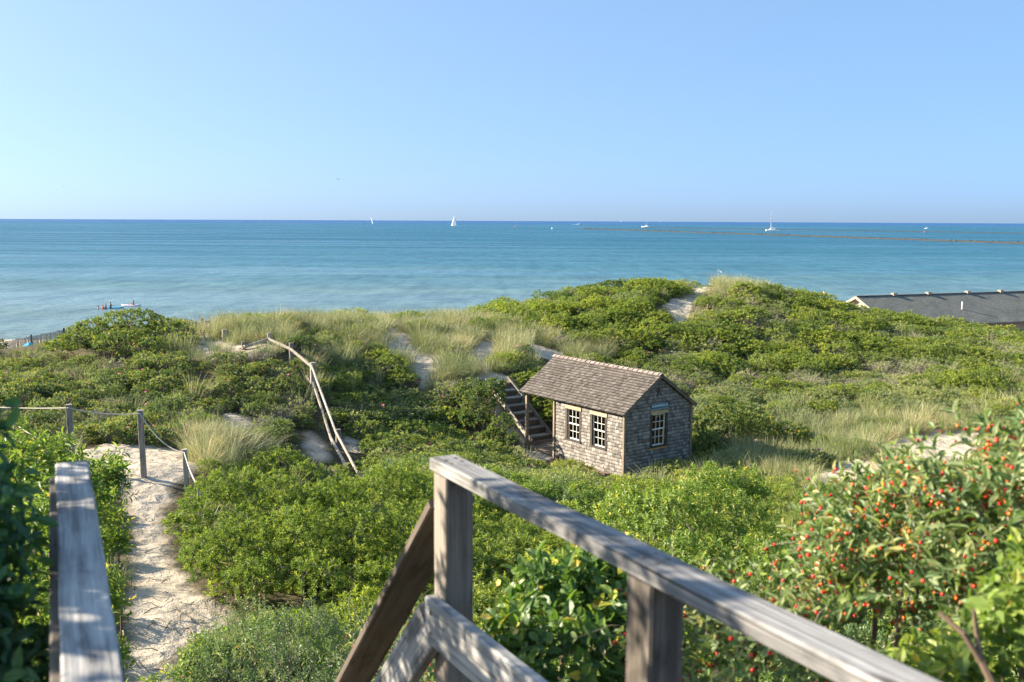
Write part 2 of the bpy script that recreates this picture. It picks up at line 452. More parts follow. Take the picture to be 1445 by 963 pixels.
GRASSP = [
    [(276, 446), (420, 438), (560, 440), (700, 455), (800, 480), (800, 512), (735, 500), (690, 540), (640, 510), (560, 510), (480, 480), (420, 466), (400, 500), (300, 520), (270, 490)],
    [(185, 490), (280, 480), (300, 505), (230, 512), (180, 506)],
    [(268, 618), (300, 600), (348, 612), (362, 650), (346, 668), (285, 668), (262, 650)],
    [(1030, 620), (1140, 590), (1240, 590), (1400, 605), (1420, 660), (1240, 690), (1110, 690), (1050, 668)],
    [(985, 400), (1035, 380), (1128, 398), (1112, 426), (1010, 421)],
    [(560, 500), (660, 500), (680, 540), (620, 560), (575, 545)],
    [(800, 480), (870, 486), (850, 520), (790, 505)],
    [(680, 560), (720, 560), (735, 615), (700, 615)],
]

# ------------------------------------------------------------------ terrain
C = []      # (x, y, z) control points of the ground
def cp(px, py, Y, veg=0.0):
    P = atY(px, py, Y); C.append((P[0], P[1], P[2] - veg))
for a in [
    (250, 890, 12.5, 0), (205, 950, 10.8, 0), (215, 740, 17.5, 0), (230, 650, 22, 0), (200, 661, 21, 0), (310, 635, 24.5, 0.2),
    (300, 853, 13.5, 0), (480, 690, 17.5, 1.3), (560, 800, 14, 0.9), (350, 920, 9.5, 0.8), (450, 940, 7.5, 1.0), (700, 760, 15, 0.9), (700, 670, 23, 0.7),
    (560, 645, 26, 0.5), (510, 690, 26, 0.5), (790, 636, 34.5, 0), (740, 632, 33.8, 0), (600, 490, 43, 0), (560, 470, 45, 0), (550, 448, 47, 0.5),
    (450, 449, 43, 0.5), (360, 452, 40, 0.4), (230, 447, 38, 1.0), (150, 455, 37, 1.0), (100, 472, 36, 1.2), (0, 490, 33, 1.3), (60, 490, 35, 0.9), (120, 540, 29, 0.8), (0, 560, 26, 0.8), (60, 600, 24, 0.6), (0, 640, 20, 1.0),
    (340, 560, 31, 0.5), (330, 500, 35, 0.3), (380, 488, 36, 0), (240, 560, 28, 0.7), (250, 500, 34, 0.5), (438, 556, 33, 0), (440, 635, 27.8, 0), (600, 600, 33, 0.6), (650, 560, 36, 0.5), (520, 540, 36, 0.6),
    (680, 490, 44, 0), (760, 499, 44, 0), (830, 490, 46, 0.7), (700, 450, 50, 0.6), (640, 448, 50, 0.6), (740, 428, 55, 0.8), (830, 400, 60, 0.9), (900, 396, 62, 0.9), (965, 430, 57, 0), (995, 404, 62, 0), (960, 455, 53, 0),
    (1050, 394, 63, 0.4), (1130, 412, 60, 0.9), (1200, 435, 59, 1.0), (1300, 450, 57, 1.0), (1445, 470, 55, 1.0), (1100, 480, 50, 0.9), (1000, 520, 44, 0.8), (1200, 520, 44, 0.8), (1400, 520, 44, 0.8),
    (1100, 590, 37, 0.6), (1330, 632, 33, 0), (1200, 665, 29.5, 0), (1100, 700, 24, 0.8), (1000, 668, 26.5, 0.9), (1000, 780, 15, 0.8), (1200, 750, 16, 0.8), (850, 705, 21, 0.8), (1445, 620, 32, 0.5), (1600, 560, 38, 0.6), (1300, 700, 22, 0.7), (-150, 520, 30, 0.5), (-200, 640, 20, .5)]:
    cp(*a)
_th = 2.21; CU = np.array([math.cos(_th), math.sin(_th), 0]); CV = np.array([math.sin(_th), -math.cos(_th), 0]); CA = np.array([3.52, 30.5, 7.0])
for u, v in [(-0.4, -.4), (1.7, -0.4), (3.6, -.3), (5.3, -.3), (0, 3.1), (2.5, 3.2), (5.1, 3.1), (2, 1.5)]:
    p = CA + CU * u + CV * v; C.append((p[0], p[1], 6.88))
for u, z in [(5.7, 7.1), (6.4, 7.6), (7.2, 8.15), (8.1, 8.75), (8.6, 8.95)]:
    for v in (0.1, 1.7):
        p = CA + CU * u + CV * v; C.append((p[0], p[1], z - .05))
C += [(0, -6, 13.0), (-6, -6, 13.0), (8, -6, 13.2), (0, 0, 12.6), (-4, 0, 12.4), (4, 0, 12.9), (-0.6, 3, 12.1), (2.5, 3, 12.5), (-4, 4, 11.6), (6, 4, 12.3), (-1.2, 5.2, 10.9), (3, 6, 11.4), (-5, 8, 10.4), (0, 8, 10.4), (6, 9, 10.7), (12, 10, 10.6), (-12, 10, 10.5), (-1, 10.5, 9.9), (-15, -6, 12.5), (20, -6, 13), (30, 10, 10.5), (-25, 10, 10)]
C += [(-45, 40, 9.0), (-70, 35, 7.5), (-38, 66, 5.1), (-33, 73, 5.0), (-60, 60, 4.5), (-15, 62, 6.8), (0, 70, 6.5), (15, 78, 6.4), (35, 76, 5.0), (50, 74, 5.2), (70, 60, 7), (60, 30, 8), (80, 30, 8.5), (30, 92, 2.6), (55, 92, 2.6), (80, 92, 2.6)]
for X in range(-160, 161, 40):
    C += [(X, 97, 2.0), (X, 112, 0.7), (X, 125, -0.4), (X, 165, -1.2)]
C = np.array(C)
def rbf_fit(P, z, sm=0.02):
    n = len(P)
    D = np.linalg.norm(P[:, None] - P[None], axis=2)
    A = np.zeros((n + 3, n + 3)); A[:n, :n] = -D + np.eye(n) * 0
    A[:n, :n] -= np.eye(n) * -sm * 10
    A[:n, n] = 1; A[:n, n+1:] = P; A[n, :n] = 1; A[n+1:, :n] = P.T
    return np.linalg.solve(A, np.concatenate([z, np.zeros(3)]))
_w = rbf_fit(C[:, :2], C[:, 2])
def rbf(x, y):
    s = np.shape(x); x = np.ravel(x); y = np.ravel(y)
    o = np.empty(len(x))
    for i in range(0, len(x), 20000):
        q = np.stack([x[i:i+20000], y[i:i+20000]], 1)
        D = np.linalg.norm(q[:, None] - C[None, :, :2], axis=2)
        o[i:i+20000] = -D @ _w[:len(C)] + _w[len(C)] + q @ _w[len(C)+1:]
    return o.reshape(s)
_tab = np.random.default_rng(3).random((256, 256))
def vnoise(x, y):
    xi = np.floor(x).astype(int); yi = np.floor(y).astype(int)
    fx = x - xi; fy = y - yi
    fx = fx*fx*(3-2*fx); fy = fy*fy*(3-2*fy)
    g = lambda a, b: _tab[a & 255, b & 255]
    return (g(xi, yi)*(1-fx)+g(xi+1, yi)*fx)*(1-fy) + (g(xi, yi+1)*(1-fx)+g(xi+1, yi+1)*fx)*fy
def fbm(x, y, s, o=3):
    r = 0; a = 1; t = 0
    for i in range(o):
        r = r + a * vnoise(x*s + 17*i, y*s + 31*i); t += a; a *= .5; s *= 2.03
    return r / t - 0.5
gx = np.concatenate([np.arange(-160, -34, 3.0), np.arange(-34, 46, 0.27), np.arange(46, 161, 3.0)])
gy = np.concatenate([np.arange(-60, -3, 3.0), np.arange(-3, 68, 0.22), np.arange(68, 135, 1.0)])
GX, GY = np.meshgrid(gx, gy)
GZ = rbf(GX, GY)
GZ = GZ + 0.35 * fbm(GX, GY, 0.35, 3) * np.clip((GY - 4) / 10, 0, 1) * np.clip((100 - GY) / 20, 0.1, 1)
GZ = np.minimum(GZ, np.where(GY < -8, 13.4, 99))
PX, PY, PZ = proj(np.stack([GX, GY, GZ], -1).reshape(-1, 3))
vis = PZ > 1
wx = PX + 9 * fbm(GX.ravel(), GY.ravel(), 1.3, 2); wy = PY + 7 * fbm(GX.ravel() + 50, GY.ravel(), 1.3, 2)
pathm = inside(PATHP, wx, wy) & vis
sandm = pathm.copy()
for p in SANDP: sandm |= inside(p, wx, wy) & vis
grassm = np.zeros(len(PX), bool)
for p in GRASSP: grassm |= inside(p, wx, wy) & vis
beach = GY.ravel() > 78
veg = np.where(sandm | beach, 0.0, np.where(grassm, 0.45, 1.0)).reshape(GX.shape)
vs = veg.copy()
for _ in range(2):
    vs[1:-1, 1:-1] = (vs[1:-1, 1:-1] * 2 + vs[:-2, 1:-1] + vs[2:, 1:-1] + vs[1:-1, :-2] + vs[1:-1, 2:]) / 6
# trodden sand: real hollows and heaps
GZ = GZ + np.where(sandm.reshape(GX.shape), 0.14 * fbm(GX, GY, 2.3, 2), 0)
def hgt(x, y):
    x = np.asarray(x, float); y = np.asarray(y, float)
    i = np.clip(np.searchsorted(gx, x) - 1, 0, len(gx) - 2); j = np.clip(np.searchsorted(gy, y) - 1, 0, len(gy) - 2)
    fx = np.clip((x - gx[i]) / (gx[i+1] - gx[i]), 0, 1); fy = np.clip((y - gy[j]) / (gy[j+1] - gy[j]), 0, 1)
    return (GZ[j, i]*(1-fx)+GZ[j, i+1]*fx)*(1-fy) + (GZ[j+1, i]*(1-fx)+GZ[j+1, i+1]*fx)*fy
def ground(px, py, lo=3.0, hi=90.0):
    """where the sight line through a photo pixel meets the ground"""
    d = ray(px, py); d = d / d[1]
    Y = np.linspace(lo, hi, 2000)
    P = np.array([0, 0, EYE]) + Y[:, None] * d
    b = np.where(P[:, 2] < hgt(P[:, 0], P[:, 1]))[0]
    k = b[0] if len(b) else -1
    return P[k]
def on_ground(px, Y, lift=0.0):
    d = ray(px, 500); x = d[0] / d[1] * Y
    return np.array([x, Y, float(hgt(x, Y)) + lift])

m, nt, b = new_mat('dune_sand_and_litter')
pos = N(nt, 'NewGeometry').outputs['Position']
n1 = noise(nt, pos, 1.7, 4.0); n2 = noise(nt, pos, 11.0, 4.0); n3 = noise(nt, pos, 0.5, 3.0)
sand = ramp(nt, math_(nt, 'ADD', math_(nt, 'MULTIPLY', n1, 0.5), math_(nt, 'MULTIPLY', n2, 0.5)), [(0.3, (0.38, 0.325, 0.25)), (0.7, (0.53, 0.465, 0.37))])
lit = ramp(nt, n2, [(0.3, (0.045, 0.04, 0.022)), (0.7, (0.13, 0.105, 0.06))])
vv = math_(nt, 'ADD', attr(nt, 'veg'), math_(nt, 'MULTIPLY', math_(nt, 'SUBTRACT', n2, 0.5), 0.5))
nt.links.new(mixc(nt, ramp(nt, vv, [(0.35, (0, 0, 0)), (0.75, (1, 1, 1))]), sand, lit), b.inputs['Base Color'])
b.inputs['Roughness'].default_value = 0.95; b.inputs['Specular IOR Level'].default_value = 0.1
vor = N(nt, 'TexVoronoi'); vor.inputs['Scale'].default_value = 3.2; nt.links.new(pos, vor.inputs['Vector'])
hh = math_(nt, 'ADD', math_(nt, 'MULTIPLY', vor.outputs['Distance'], 0.7), math_(nt, 'ADD', math_(nt, 'MULTIPLY', noise(nt, pos, 5.0, 4.0), 0.8), math_(nt, 'MULTIPLY', noise(nt, pos, 40.0, 3.0), 0.12)))
bump(nt, b, hh, 0.7, 0.10)
SANDM = m
nX, nY = len(gx), len(gy)
idx = np.arange(nX * nY).reshape(nY, nX)
quads = np.stack([idx[:-1, :-1], idx[:-1, 1:], idx[1:, 1:], idx[1:, :-1]], -1).reshape(-1, 4)
isp = pathm[quads].sum(1) >= 2
GV = np.stack([GX, GY, GZ], -1).reshape(-1, 3)
for nm, sel in (('ground', ~isp), ('path', isp)):
    q = quads[sel]; u, inv = np.unique(q, return_inverse=True)
    link(nm, np_mesh(nm, GV[u], [inv.reshape(-1, 4)], SANDM, smooth=True, attrs={'veg': vs.ravel()[u]}), None, 'structure')

# ------------------------------------------------------------------ sea, on the earth's curve
m, nt, b = new_mat('sea_water')
pos = N(nt, 'NewGeometry').outputs['Position']
sx = N(nt, 'SeparateXYZ'); nt.links.new(pos, sx.inputs[0])
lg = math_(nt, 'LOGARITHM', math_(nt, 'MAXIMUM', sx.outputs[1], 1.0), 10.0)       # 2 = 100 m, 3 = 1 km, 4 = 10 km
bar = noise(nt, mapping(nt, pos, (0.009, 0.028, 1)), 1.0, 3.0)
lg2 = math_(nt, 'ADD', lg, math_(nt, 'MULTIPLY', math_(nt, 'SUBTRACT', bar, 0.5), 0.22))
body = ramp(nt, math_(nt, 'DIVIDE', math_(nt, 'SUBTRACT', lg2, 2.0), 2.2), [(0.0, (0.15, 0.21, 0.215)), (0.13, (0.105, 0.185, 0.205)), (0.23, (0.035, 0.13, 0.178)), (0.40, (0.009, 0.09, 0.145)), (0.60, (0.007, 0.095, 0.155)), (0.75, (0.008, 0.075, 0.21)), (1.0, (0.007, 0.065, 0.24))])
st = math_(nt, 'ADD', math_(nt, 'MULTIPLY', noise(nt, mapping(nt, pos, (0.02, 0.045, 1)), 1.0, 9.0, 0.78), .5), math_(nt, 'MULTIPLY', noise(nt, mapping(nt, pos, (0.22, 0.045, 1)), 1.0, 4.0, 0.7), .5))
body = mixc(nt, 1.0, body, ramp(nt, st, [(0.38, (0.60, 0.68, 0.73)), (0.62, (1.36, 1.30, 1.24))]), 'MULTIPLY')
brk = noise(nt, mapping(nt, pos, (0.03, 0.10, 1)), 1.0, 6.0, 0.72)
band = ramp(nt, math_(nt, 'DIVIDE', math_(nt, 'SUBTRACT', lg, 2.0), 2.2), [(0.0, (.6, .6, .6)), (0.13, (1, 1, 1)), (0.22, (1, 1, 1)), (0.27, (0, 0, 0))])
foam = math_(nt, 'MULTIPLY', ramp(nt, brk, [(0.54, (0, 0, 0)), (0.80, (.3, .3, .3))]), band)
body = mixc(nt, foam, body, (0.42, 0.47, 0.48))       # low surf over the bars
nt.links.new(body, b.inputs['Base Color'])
b.inputs['IOR'].default_value = 1.33
b.inputs['Specular IOR Level'].default_value = 0.2
nt.links.new(ramp(nt, noise(nt, mapping(nt, pos, (0.004, 0.03, 1)), 1.0, 3.0), [(0.35, (0.22,)*3), (0.65, (0.42,)*3)]), b.inputs['Roughness'])
wv = math_(nt, 'ADD', noise(nt, mapping(nt, pos, (0.35, 0.9, 1)), 1.0, 4.0, 0.6), math_(nt, 'MULTIPLY', noise(nt, mapping(nt, pos, (0.05, 0.12, 1)), 1.0, 3.0, 0.6), 2.0))
bump(nt, b, wv, 0.9, 0.55)
SEA = m
rr = np.concatenate([np.linspace(20, 240, 30), np.geomspace(260, 30000, 70)])
na = 144
an = np.arange(na) * 2 * np.pi / na
RR, AA = np.meshgrid(rr, an, indexing='ij')
SV = np.stack([RR*np.sin(AA), RR*np.cos(AA), -RR**2 / (2 * 7.43e6)], -1).reshape(-1, 3)
ix = np.arange(len(rr) * na).reshape(len(rr), na)
q = np.stack([ix[:-1], np.roll(ix[:-1], -1, 1), np.roll(ix[1:], -1, 1), ix[1:]], -1).reshape(-1, 4)[:, ::-1]
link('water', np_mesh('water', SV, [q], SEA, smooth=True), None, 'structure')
def sea_at(px, py):
    """where a sight line meets the curved sea"""
    d = ray(px, py); d = d / np.hypot(d[0], d[1])
    r = 1000.0
    for _ in range(60):
        z = -r * r / (2 * 7.43e6)
        r = 0.5 * r + 0.5 * min((EYE - z) / max(-d[2], 1e-5), 30000)
    return np.array([d[0]*r, d[1]*r, -r * r / (2 * 7.43e6)])

# ------------------------------------------------------------------ leaves, twigs, grass: numpy builders
LO = (np.array([(0, 0, 0), (.5, .5, .10), (1, 0, -.10), (.5, -.5, .10)]), np.array([(0, 1, 2), (0, 2, 3)]))
MID = (np.array([(0, 0, 0), (.35, .46, .09), (.72, .38, .03), (1, 0, -.16), (.72, -.38, .03), (.35, -.46, .09), (.5, 0, -.02)]),
       np.array([(0, 1, 6), (1, 2, 6), (2, 3, 6), (3, 4, 6), (4, 5, 6), (5, 0, 6)]))
_s = [(.18, .33), (.45, .5), (.75, .34)]
HI = (np.array([(0, 0, 0)] + [v for s, w_ in _s for v in ((s, w_, .10 - .16*s*s), (s, 0, -.02 - .16*s*s), (s, -w_, .10 - .16*s*s))] + [(1, 0, -.2)]),
      np.array([(0, 1, 2), (0, 2, 3)] + [f for k in (1, 4) for f in ((k, k+3, k+4), (k, k+4, k+1), (k+1, k+4, k+5), (k+1, k+5, k+2))] + [(7, 10, 8), (8, 10, 9)]))
def leaf_frames(P, d, n):
    d = nrm(d); n = n - d * (n * d).sum(-1, keepdims=True); n = nrm(n)
    return d, np.cross(n, d), n
def leaves(P, d, n, L, W, tint, tpl=LO):
    T, F = tpl
    d, s, n = leaf_frames(P, d, n)
    V = P[:, None] + (T[None, :, 0:1] * L[:, None, None]) * d[:, None] + (T[None, :, 1:2] * W[:, None, None]) * s[:, None] + (T[None, :, 2:3] * L[:, None, None]) * n[:, None]
    k = len(T)
    f = (np.arange(len(P))[:, None, None] * k + F[None]).reshape(-1, 3)
    return V.reshape(-1, 3), f, np.repeat(tint, k)
class Acc:
    def __init__(s): s.V = []; s.F = []; s.T = []; s.M = []; s.n = 0
    def add(s, V, F, T, m):
        s.V.append(V); s.F.append(F + s.n); s.T.append(T); s.M.append(np.full(len(F), m)); s.n += len(V)
    def mesh(s, name, mats, origin=(0, 0, 0), smooth=False):
        V = np.concatenate(s.V) - np.asarray(origin, float); T = np.concatenate(s.T)
        return np_mesh(name, V, [np.concatenate(s.F)], mats, np.concatenate(s.M), smooth, {'tint': T, 'bc': V})
def rand_dirs(g, n, zmin=-1.0):
    z = g.uniform(zmin, 1, n); a = g.uniform(0, 2*np.pi, n); r = np.sqrt(np.clip(1 - z*z, 0, 1))
    return np.stack([r*np.cos(a), r*np.sin(a), z], 1)
def shell(g, lumps, n, zmin=-0.25, depth=0.16, up=0.55, ragged=0.19):
    """points in the outer skin of a mound made of ellipsoids, with an outward-and-up axis at each"""
    lumps = np.asarray(lumps, float)
    wgt = lumps[:, 3]*lumps[:, 4] + lumps[:, 5]*(lumps[:, 3]+lumps[:, 4]); wgt /= wgt.sum()
    k = g.choice(len(lumps), n, p=wgt); l = lumps[k]
    d = rand_dirs(g, n, zmin)
    rad = 1 - np.abs(g.normal(0, depth, n))
    rad = rad + ragged * (vnoise(d[:, 0]*3.2 + k*7, d[:, 1]*3.2 + d[:, 2]*4 + k*3) - 0.5) * 2
    P = l[:, :3] + d * l[:, 3:6] * rad[:, None]
    keep = np.ones(n, bool)
    for j in range(len(lumps)):
        q = (P - lumps[j, :3]) / lumps[j, 3:6]
        keep &= ~((np.linalg.norm(q, axis=1) < 0.72) & (k != j))
    out = nrm(d / l[:, 3:6])
    ax = nrm(out + np.array([0, 0, up]) + g.normal(0, .3, (n, 3)))
    return P[keep], ax[keep]
def rosettes(g, P, ax, m, L, W, a0=25, a1=85, stem=0.05, jit=0.35):
    n = len(P)
    ref = np.where(np.abs(ax[:, 2:3]) < .9, np.array([[0, 0, 1.]]), np.array([[1., 0, 0]]))
    e1 = nrm(np.cross(ax, ref)); e2 = np.cross(ax, e1)
    j = np.arange(m)[None]
    phi = j * 2.4 + g.uniform(0, 6.28, (n, 1)) + g.normal(0, .2, (n, m))
    al = np.radians(a0 + (a1 - a0) * (j + .5) / m) + g.normal(0, .15, (n, m))
    d = ax[:, None] * np.cos(al)[..., None] + (e1[:, None] * np.cos(phi)[..., None] + e2[:, None] * np.sin(phi)[..., None]) * np.sin(al)[..., None]
    base = P[:, None] - ax[:, None] * (stem * (j / m)[..., None]) 
    nr = ax[:, None] + g.normal(0, jit, (n, m, 3)) + np.array([0, 0, .3])
    base = np.broadcast_to(base, d.shape)
    LL = L * g.uniform(.65, 1.25, (n, m))
    ct = g.random((n, 1)); t = np.clip(0.55 * ct + 0.45 * g.random((n, m)) + np.where(g.random((n, m)) < 0.03, .5, 0), 0, 1)
    # newest leaves in the heart of a rosette are paler
    t = np.clip(t + 0.22 * (0.5 - j / m), 0, 1)
    r = lambda a: a.reshape(-1, 3)
    return r(base), r(d), r(nr), LL.ravel(), (LL * W / L).ravel(), t.ravel()
def twigs(g, acc, P0, P1, r0, mi, seg=4, wob=.08, n=3, r1f=0.35):
    """thin crooked twigs, all at once"""
    k = len(P0); t = np.linspace(0, 1, seg + 1)
    ln = np.linalg.norm(P1 - P0, axis=1)
    pts = P0[:, None] + (P1 - P0)[:, None] * t[None, :, None]
    w_ = g.normal(0, 1, (k, seg + 1, 3)) * (ln * wob)[:, None, None]; w_[:, 0] = 0
    sag = np.zeros((k, seg + 1, 3)); sag[..., 2] = (np.sin(t * np.pi) * 0.12)[None] * ln[:, None]
    pts = pts + w_ + sag
    T = nrm(np.gradient(pts, axis=1))
    a1 = nrm(np.cross(T, np.array([.3, .2, .93]))); a2 = np.cross(T, a1)
    ang = np.arange(n) * 2*np.pi/n
    rad = r0[:, None] * (1 - (1 - r1f) * t)[None]
    V = pts[:, :, None] + rad[:, :, None, None] * (np.cos(ang)[None, None, :, None]*a1[:, :, None] + np.sin(ang)[None, None, :, None]*a2[:, :, None])
    b0 = (np.arange(k) * (seg+1) * n)[:, None, None, None]
    i = np.arange(seg)[None, :, None, None]; jj = np.arange(n)[None, None, :, None]
    A = b0 + i*n + jj; B = b0 + i*n + (jj+1) % n; D = b0 + (i+1)*n + jj; E_ = b0 + (i+1)*n + (jj+1) % n
    F = np.concatenate([np.stack([A, B, E_], -1).reshape(-1, 3), np.stack([A, E_, D], -1).reshape(-1, 3)])
    acc.add(V.reshape(-1, 3), F, np.repeat(g.random(k), (seg+1)*n), mi)
    return pts
def blooms(g, acc, P, ax, r, mi):
    """open five-petal flowers"""
    for p, a in zip(P, ax):
        ref = np.array([1., 0, 0]) if abs(a[0]) < .8 else np.array([0, 1., 0])
        e1 = nrm(np.cross(a, ref)); e2 = np.cross(a, e1)
        V = [p]; 
        for k in range(10):
            th = k*np.pi/5; rr_ = r if k % 2 == 0 else r*.62
            V.append(p + (e1*np.cos(th)+e2*np.sin(th))*rr_ + a*r*.35*(1 if k % 2 == 0 else .7))
        F = np.array([(0, 1+k, 1+(k+1) % 10) for k in range(10)])
        acc.add(np.array(V), F, np.full(11, g.random()), mi)
OCT = np.array([(1,0,0),(-1,0,0),(0,1,0),(0,-1,0),(0,0,1),(0,0,-1)], float)
_ico = None
def ico():
    global _ico
    if _ico is None:
        p = (1+5**.5)/2
        V = nrm(np.array([(-1,p,0),(1,p,0),(-1,-p,0),(1,-p,0),(0,-1,p),(0,1,p),(0,-1,-p),(0,1,-p),(p,0,-1),(p,0,1),(-p,0,-1),(-p,0,1)]))
        F = np.array([(0,11,5),(0,5,1),(0,1,7),(0,7,10),(0,10,11),(1,5,9),(5,11,4),(11,10,2),(10,7,6),(7,1,8),(3,9,4),(3,4,2),(3,2,6),(3,6,8),(3,8,9),(4,9,5),(2,4,11),(6,2,10),(8,6,7),(9,8,1)])
        _ico = (V, F)
    return _ico
def balls(g, acc, P, r, mi):
    V0, F0 = ico(); k = len(P)
    V = P[:, None] + V0[None] * (r * g.uniform(.75, 1.2, k))[:, None, None]
    acc.add(V.reshape(-1, 3), (np.arange(k)[:, None, None]*12 + F0[None]).reshape(-1, 3), np.repeat(g.random(k), 12), mi)
def grass_tuft(g, acc, n, h, rad, mi=0, lean=0.35, wind=(0.25, -0.05), width=.006, c=(0, 0, 0), tb=0.0):
    a = g.uniform(0, 2*np.pi, n); rr_ = rad*np.sqrt(g.random(n))
    P = np.stack([rr_*np.cos(a), rr_*np.sin(a), np.zeros(n)], 1) + np.asarray(c, float)
    hd = np.stack([np.cos(a), np.sin(a), np.zeros(n)], 1)*g.uniform(.2, 1, (n, 1))*lean*1.6 + np.array([wind[0], wind[1], 0]) + g.normal(0, .15, (n, 3))*np.array([1, 1, 0])
    H = h*g.uniform(.55, 1.15, n)
    t = np.array([0, .35, .7, 1.0])
    pts = P[:, None] + np.stack([hd[:, 0:1]*(t**1.8)[None]*H[:, None], hd[:, 1:2]*(t**1.8)[None]*H[:, None], H[:, None]*(t - .28*t**3*np.minimum(np.linalg.norm(hd, axis=1), 1.3)[:, None])], -1)
    sd = nrm(np.cross(hd + 1e-3, np.array([0, 0, 1.])) + g.normal(0, .5, (n, 3)))
    w_ = width * np.array([1, .85, .55, .08])
    V = np.stack([pts - sd[:, None]*w_[None, :, None], pts + sd[:, None]*w_[None, :, None]], 2).reshape(-1, 3)
    b0 = (np.arange(n)*8)[:, None, None]; i = np.arange(3)[None, :, None]*2
    F = np.concatenate([b0 + i + np.array([0, 1, 3])[None, None], b0 + i + np.array([0, 3, 2])[None, None]], 1).reshape(-1, 3)
    acc.add(V, F, np.repeat(np.clip(g.beta(1.6, 1.6, n) + tb, 0, 1), 8), mi)

# ------------------------------------------------------------------ stands of shrub and grass that nobody could count
def proto(name, seed, mats, lumps, ncl, m, L, W, tpl=LO, ntw=14, flowers=0, fmat=2, up=.55, a0=25, a1=85, twig_out=1.0, stem=.05, zmin=-.25, grass=0, depth=.16):
    g = np.random.default_rng(seed); acc = Acc()
    P, ax = shell(g, lumps, ncl, zmin, depth, up)
    acc.add(*leaves(*rosettes(g, P, ax, m, L, W, a0, a1, stem), tpl), 0)
    if ntw:
        k = g.choice(len(P), ntw); c = np.asarray(lumps)[:, :3].mean(0)
        P0 = np.stack([c[0]+g.normal(0, .12, ntw), c[1]+g.normal(0, .12, ntw), np.full(ntw, .0)], 1)
        twigs(g, acc, P0, P0 + (P[k] - P0)*g.uniform(.85, twig_out, (ntw, 1)), g.uniform(.004, .009, ntw), 1)
    if flowers:
        k = g.choice(len(P), flowers)
        blooms(g, acc, P[k] + ax[k]*.03, nrm(ax[k] + np.array([-.3, -.4, .4])), .045, fmat)
    if grass: grass_tuft(g, acc, grass, .75, .6, 3)
    o = bpy.data.objects.new(name, acc.mesh(name, mats))
    return o
def mound(g, r=.62, h=.75, k=5):
    l = [(0, 0, h*.42, r*.8, r*.8, h*.55)]
    for i in range(k):
        a = i*2*np.pi/k + g.uniform(-.5, .5); q = g.uniform(.3, .6)*r
        l.append((q*np.cos(a), q*np.sin(a), h*g.uniform(.3, .6), r*g.uniform(.32, .55), r*g.uniform(.32, .55), h*g.uniform(.3, .45)))
    return l
_g = np.random.default_rng(5)
def family(base, count, fn):
    c = bpy.data.collections.new(base)
    for i in range(count): c.objects.link(fn('%s_%d' % (base, i), i))
    return c
BAYN = family('bayberry_near', 3, lambda n, i: proto(n, 10+i, [BAY, TWIG], mound(_g, .62, .85), 360, 13, .06, .021, MID, 10, up=.8))
BAYF = family('bayberry_far', 3, lambda n, i: proto(n, 20+i, [BAY, TWIG], mound(_g, .66, .9), 300, 10, .064, .027, LO, 16, up=.9, twig_out=1.12))
ROSEN = family('rose_near', 3, lambda n, i: proto(n, 30+i, [ROSE, TWIG, PINK], mound(_g, .62, .7), 330, 10, .05, .03, LO, 40, up=.5, a0=35, a1=95, twig_out=1.25, flowers=1))
ROSEF = family('rose_far', 4, lambda n, i: proto(n, 40+i, [ROSE, TWIG, PINK], mound(_g, .64, .72), 340, 9, .052, .034, LO, 45, up=.5, a0=35, a1=95, twig_out=1.25, flowers=(2 if i < 2 else 0)))
OLIVEF = family('pale_far', 3, lambda n, i: proto(n, 50+i, [OLIVE, TWIG, PINK], mound(_g, .66, .8), 320, 9, .056, .023, LO, 40, up=.7, twig_out=1.18))
TWIGGY = family('bare_far', 2, lambda n, i: proto(n, 60+i, [OLIVE, TWIG, PINK], mound(_g, .66, .8), 90, 7, .06, .026, LO, 150, up=.7, twig_out=1.2))
HONEYN = family('honey_near', 3, lambda n, i: proto(n, 70+i, [HONEY, TWIG], mound(_g, .6, .75), 380, 10, .052, .02, MID, 14, up=.6, stem=.14))
CHERRYN = family('leafy_near', 3, lambda n, i: proto(n, 75+i, [WILLOW, TWIG], mound(_g, .62, .85), 300, 12, .07, .026, MID, 14, up=.5, stem=.12, a0=40, a1=100))
def tuftp(n, i, h=.78, k=110, rad=.3, tb=0.0, width=.006):
    g = np.random.default_rng(80+i); acc = Acc(); grass_tuft(g, acc, k, h, rad, 0, tb=tb, width=width)
    return bpy.data.objects.new(n, acc.mesh(n, [GRASS]))
TUFT = family('grass_tuft', 4, lambda n, i: tuftp(n, i, tb=-.22 + .09*i, width=.0055))
TUFTG = family('green_tuft', 2, lambda n, i: tuftp(n, 8+i, .6, 90, .35, -.28))

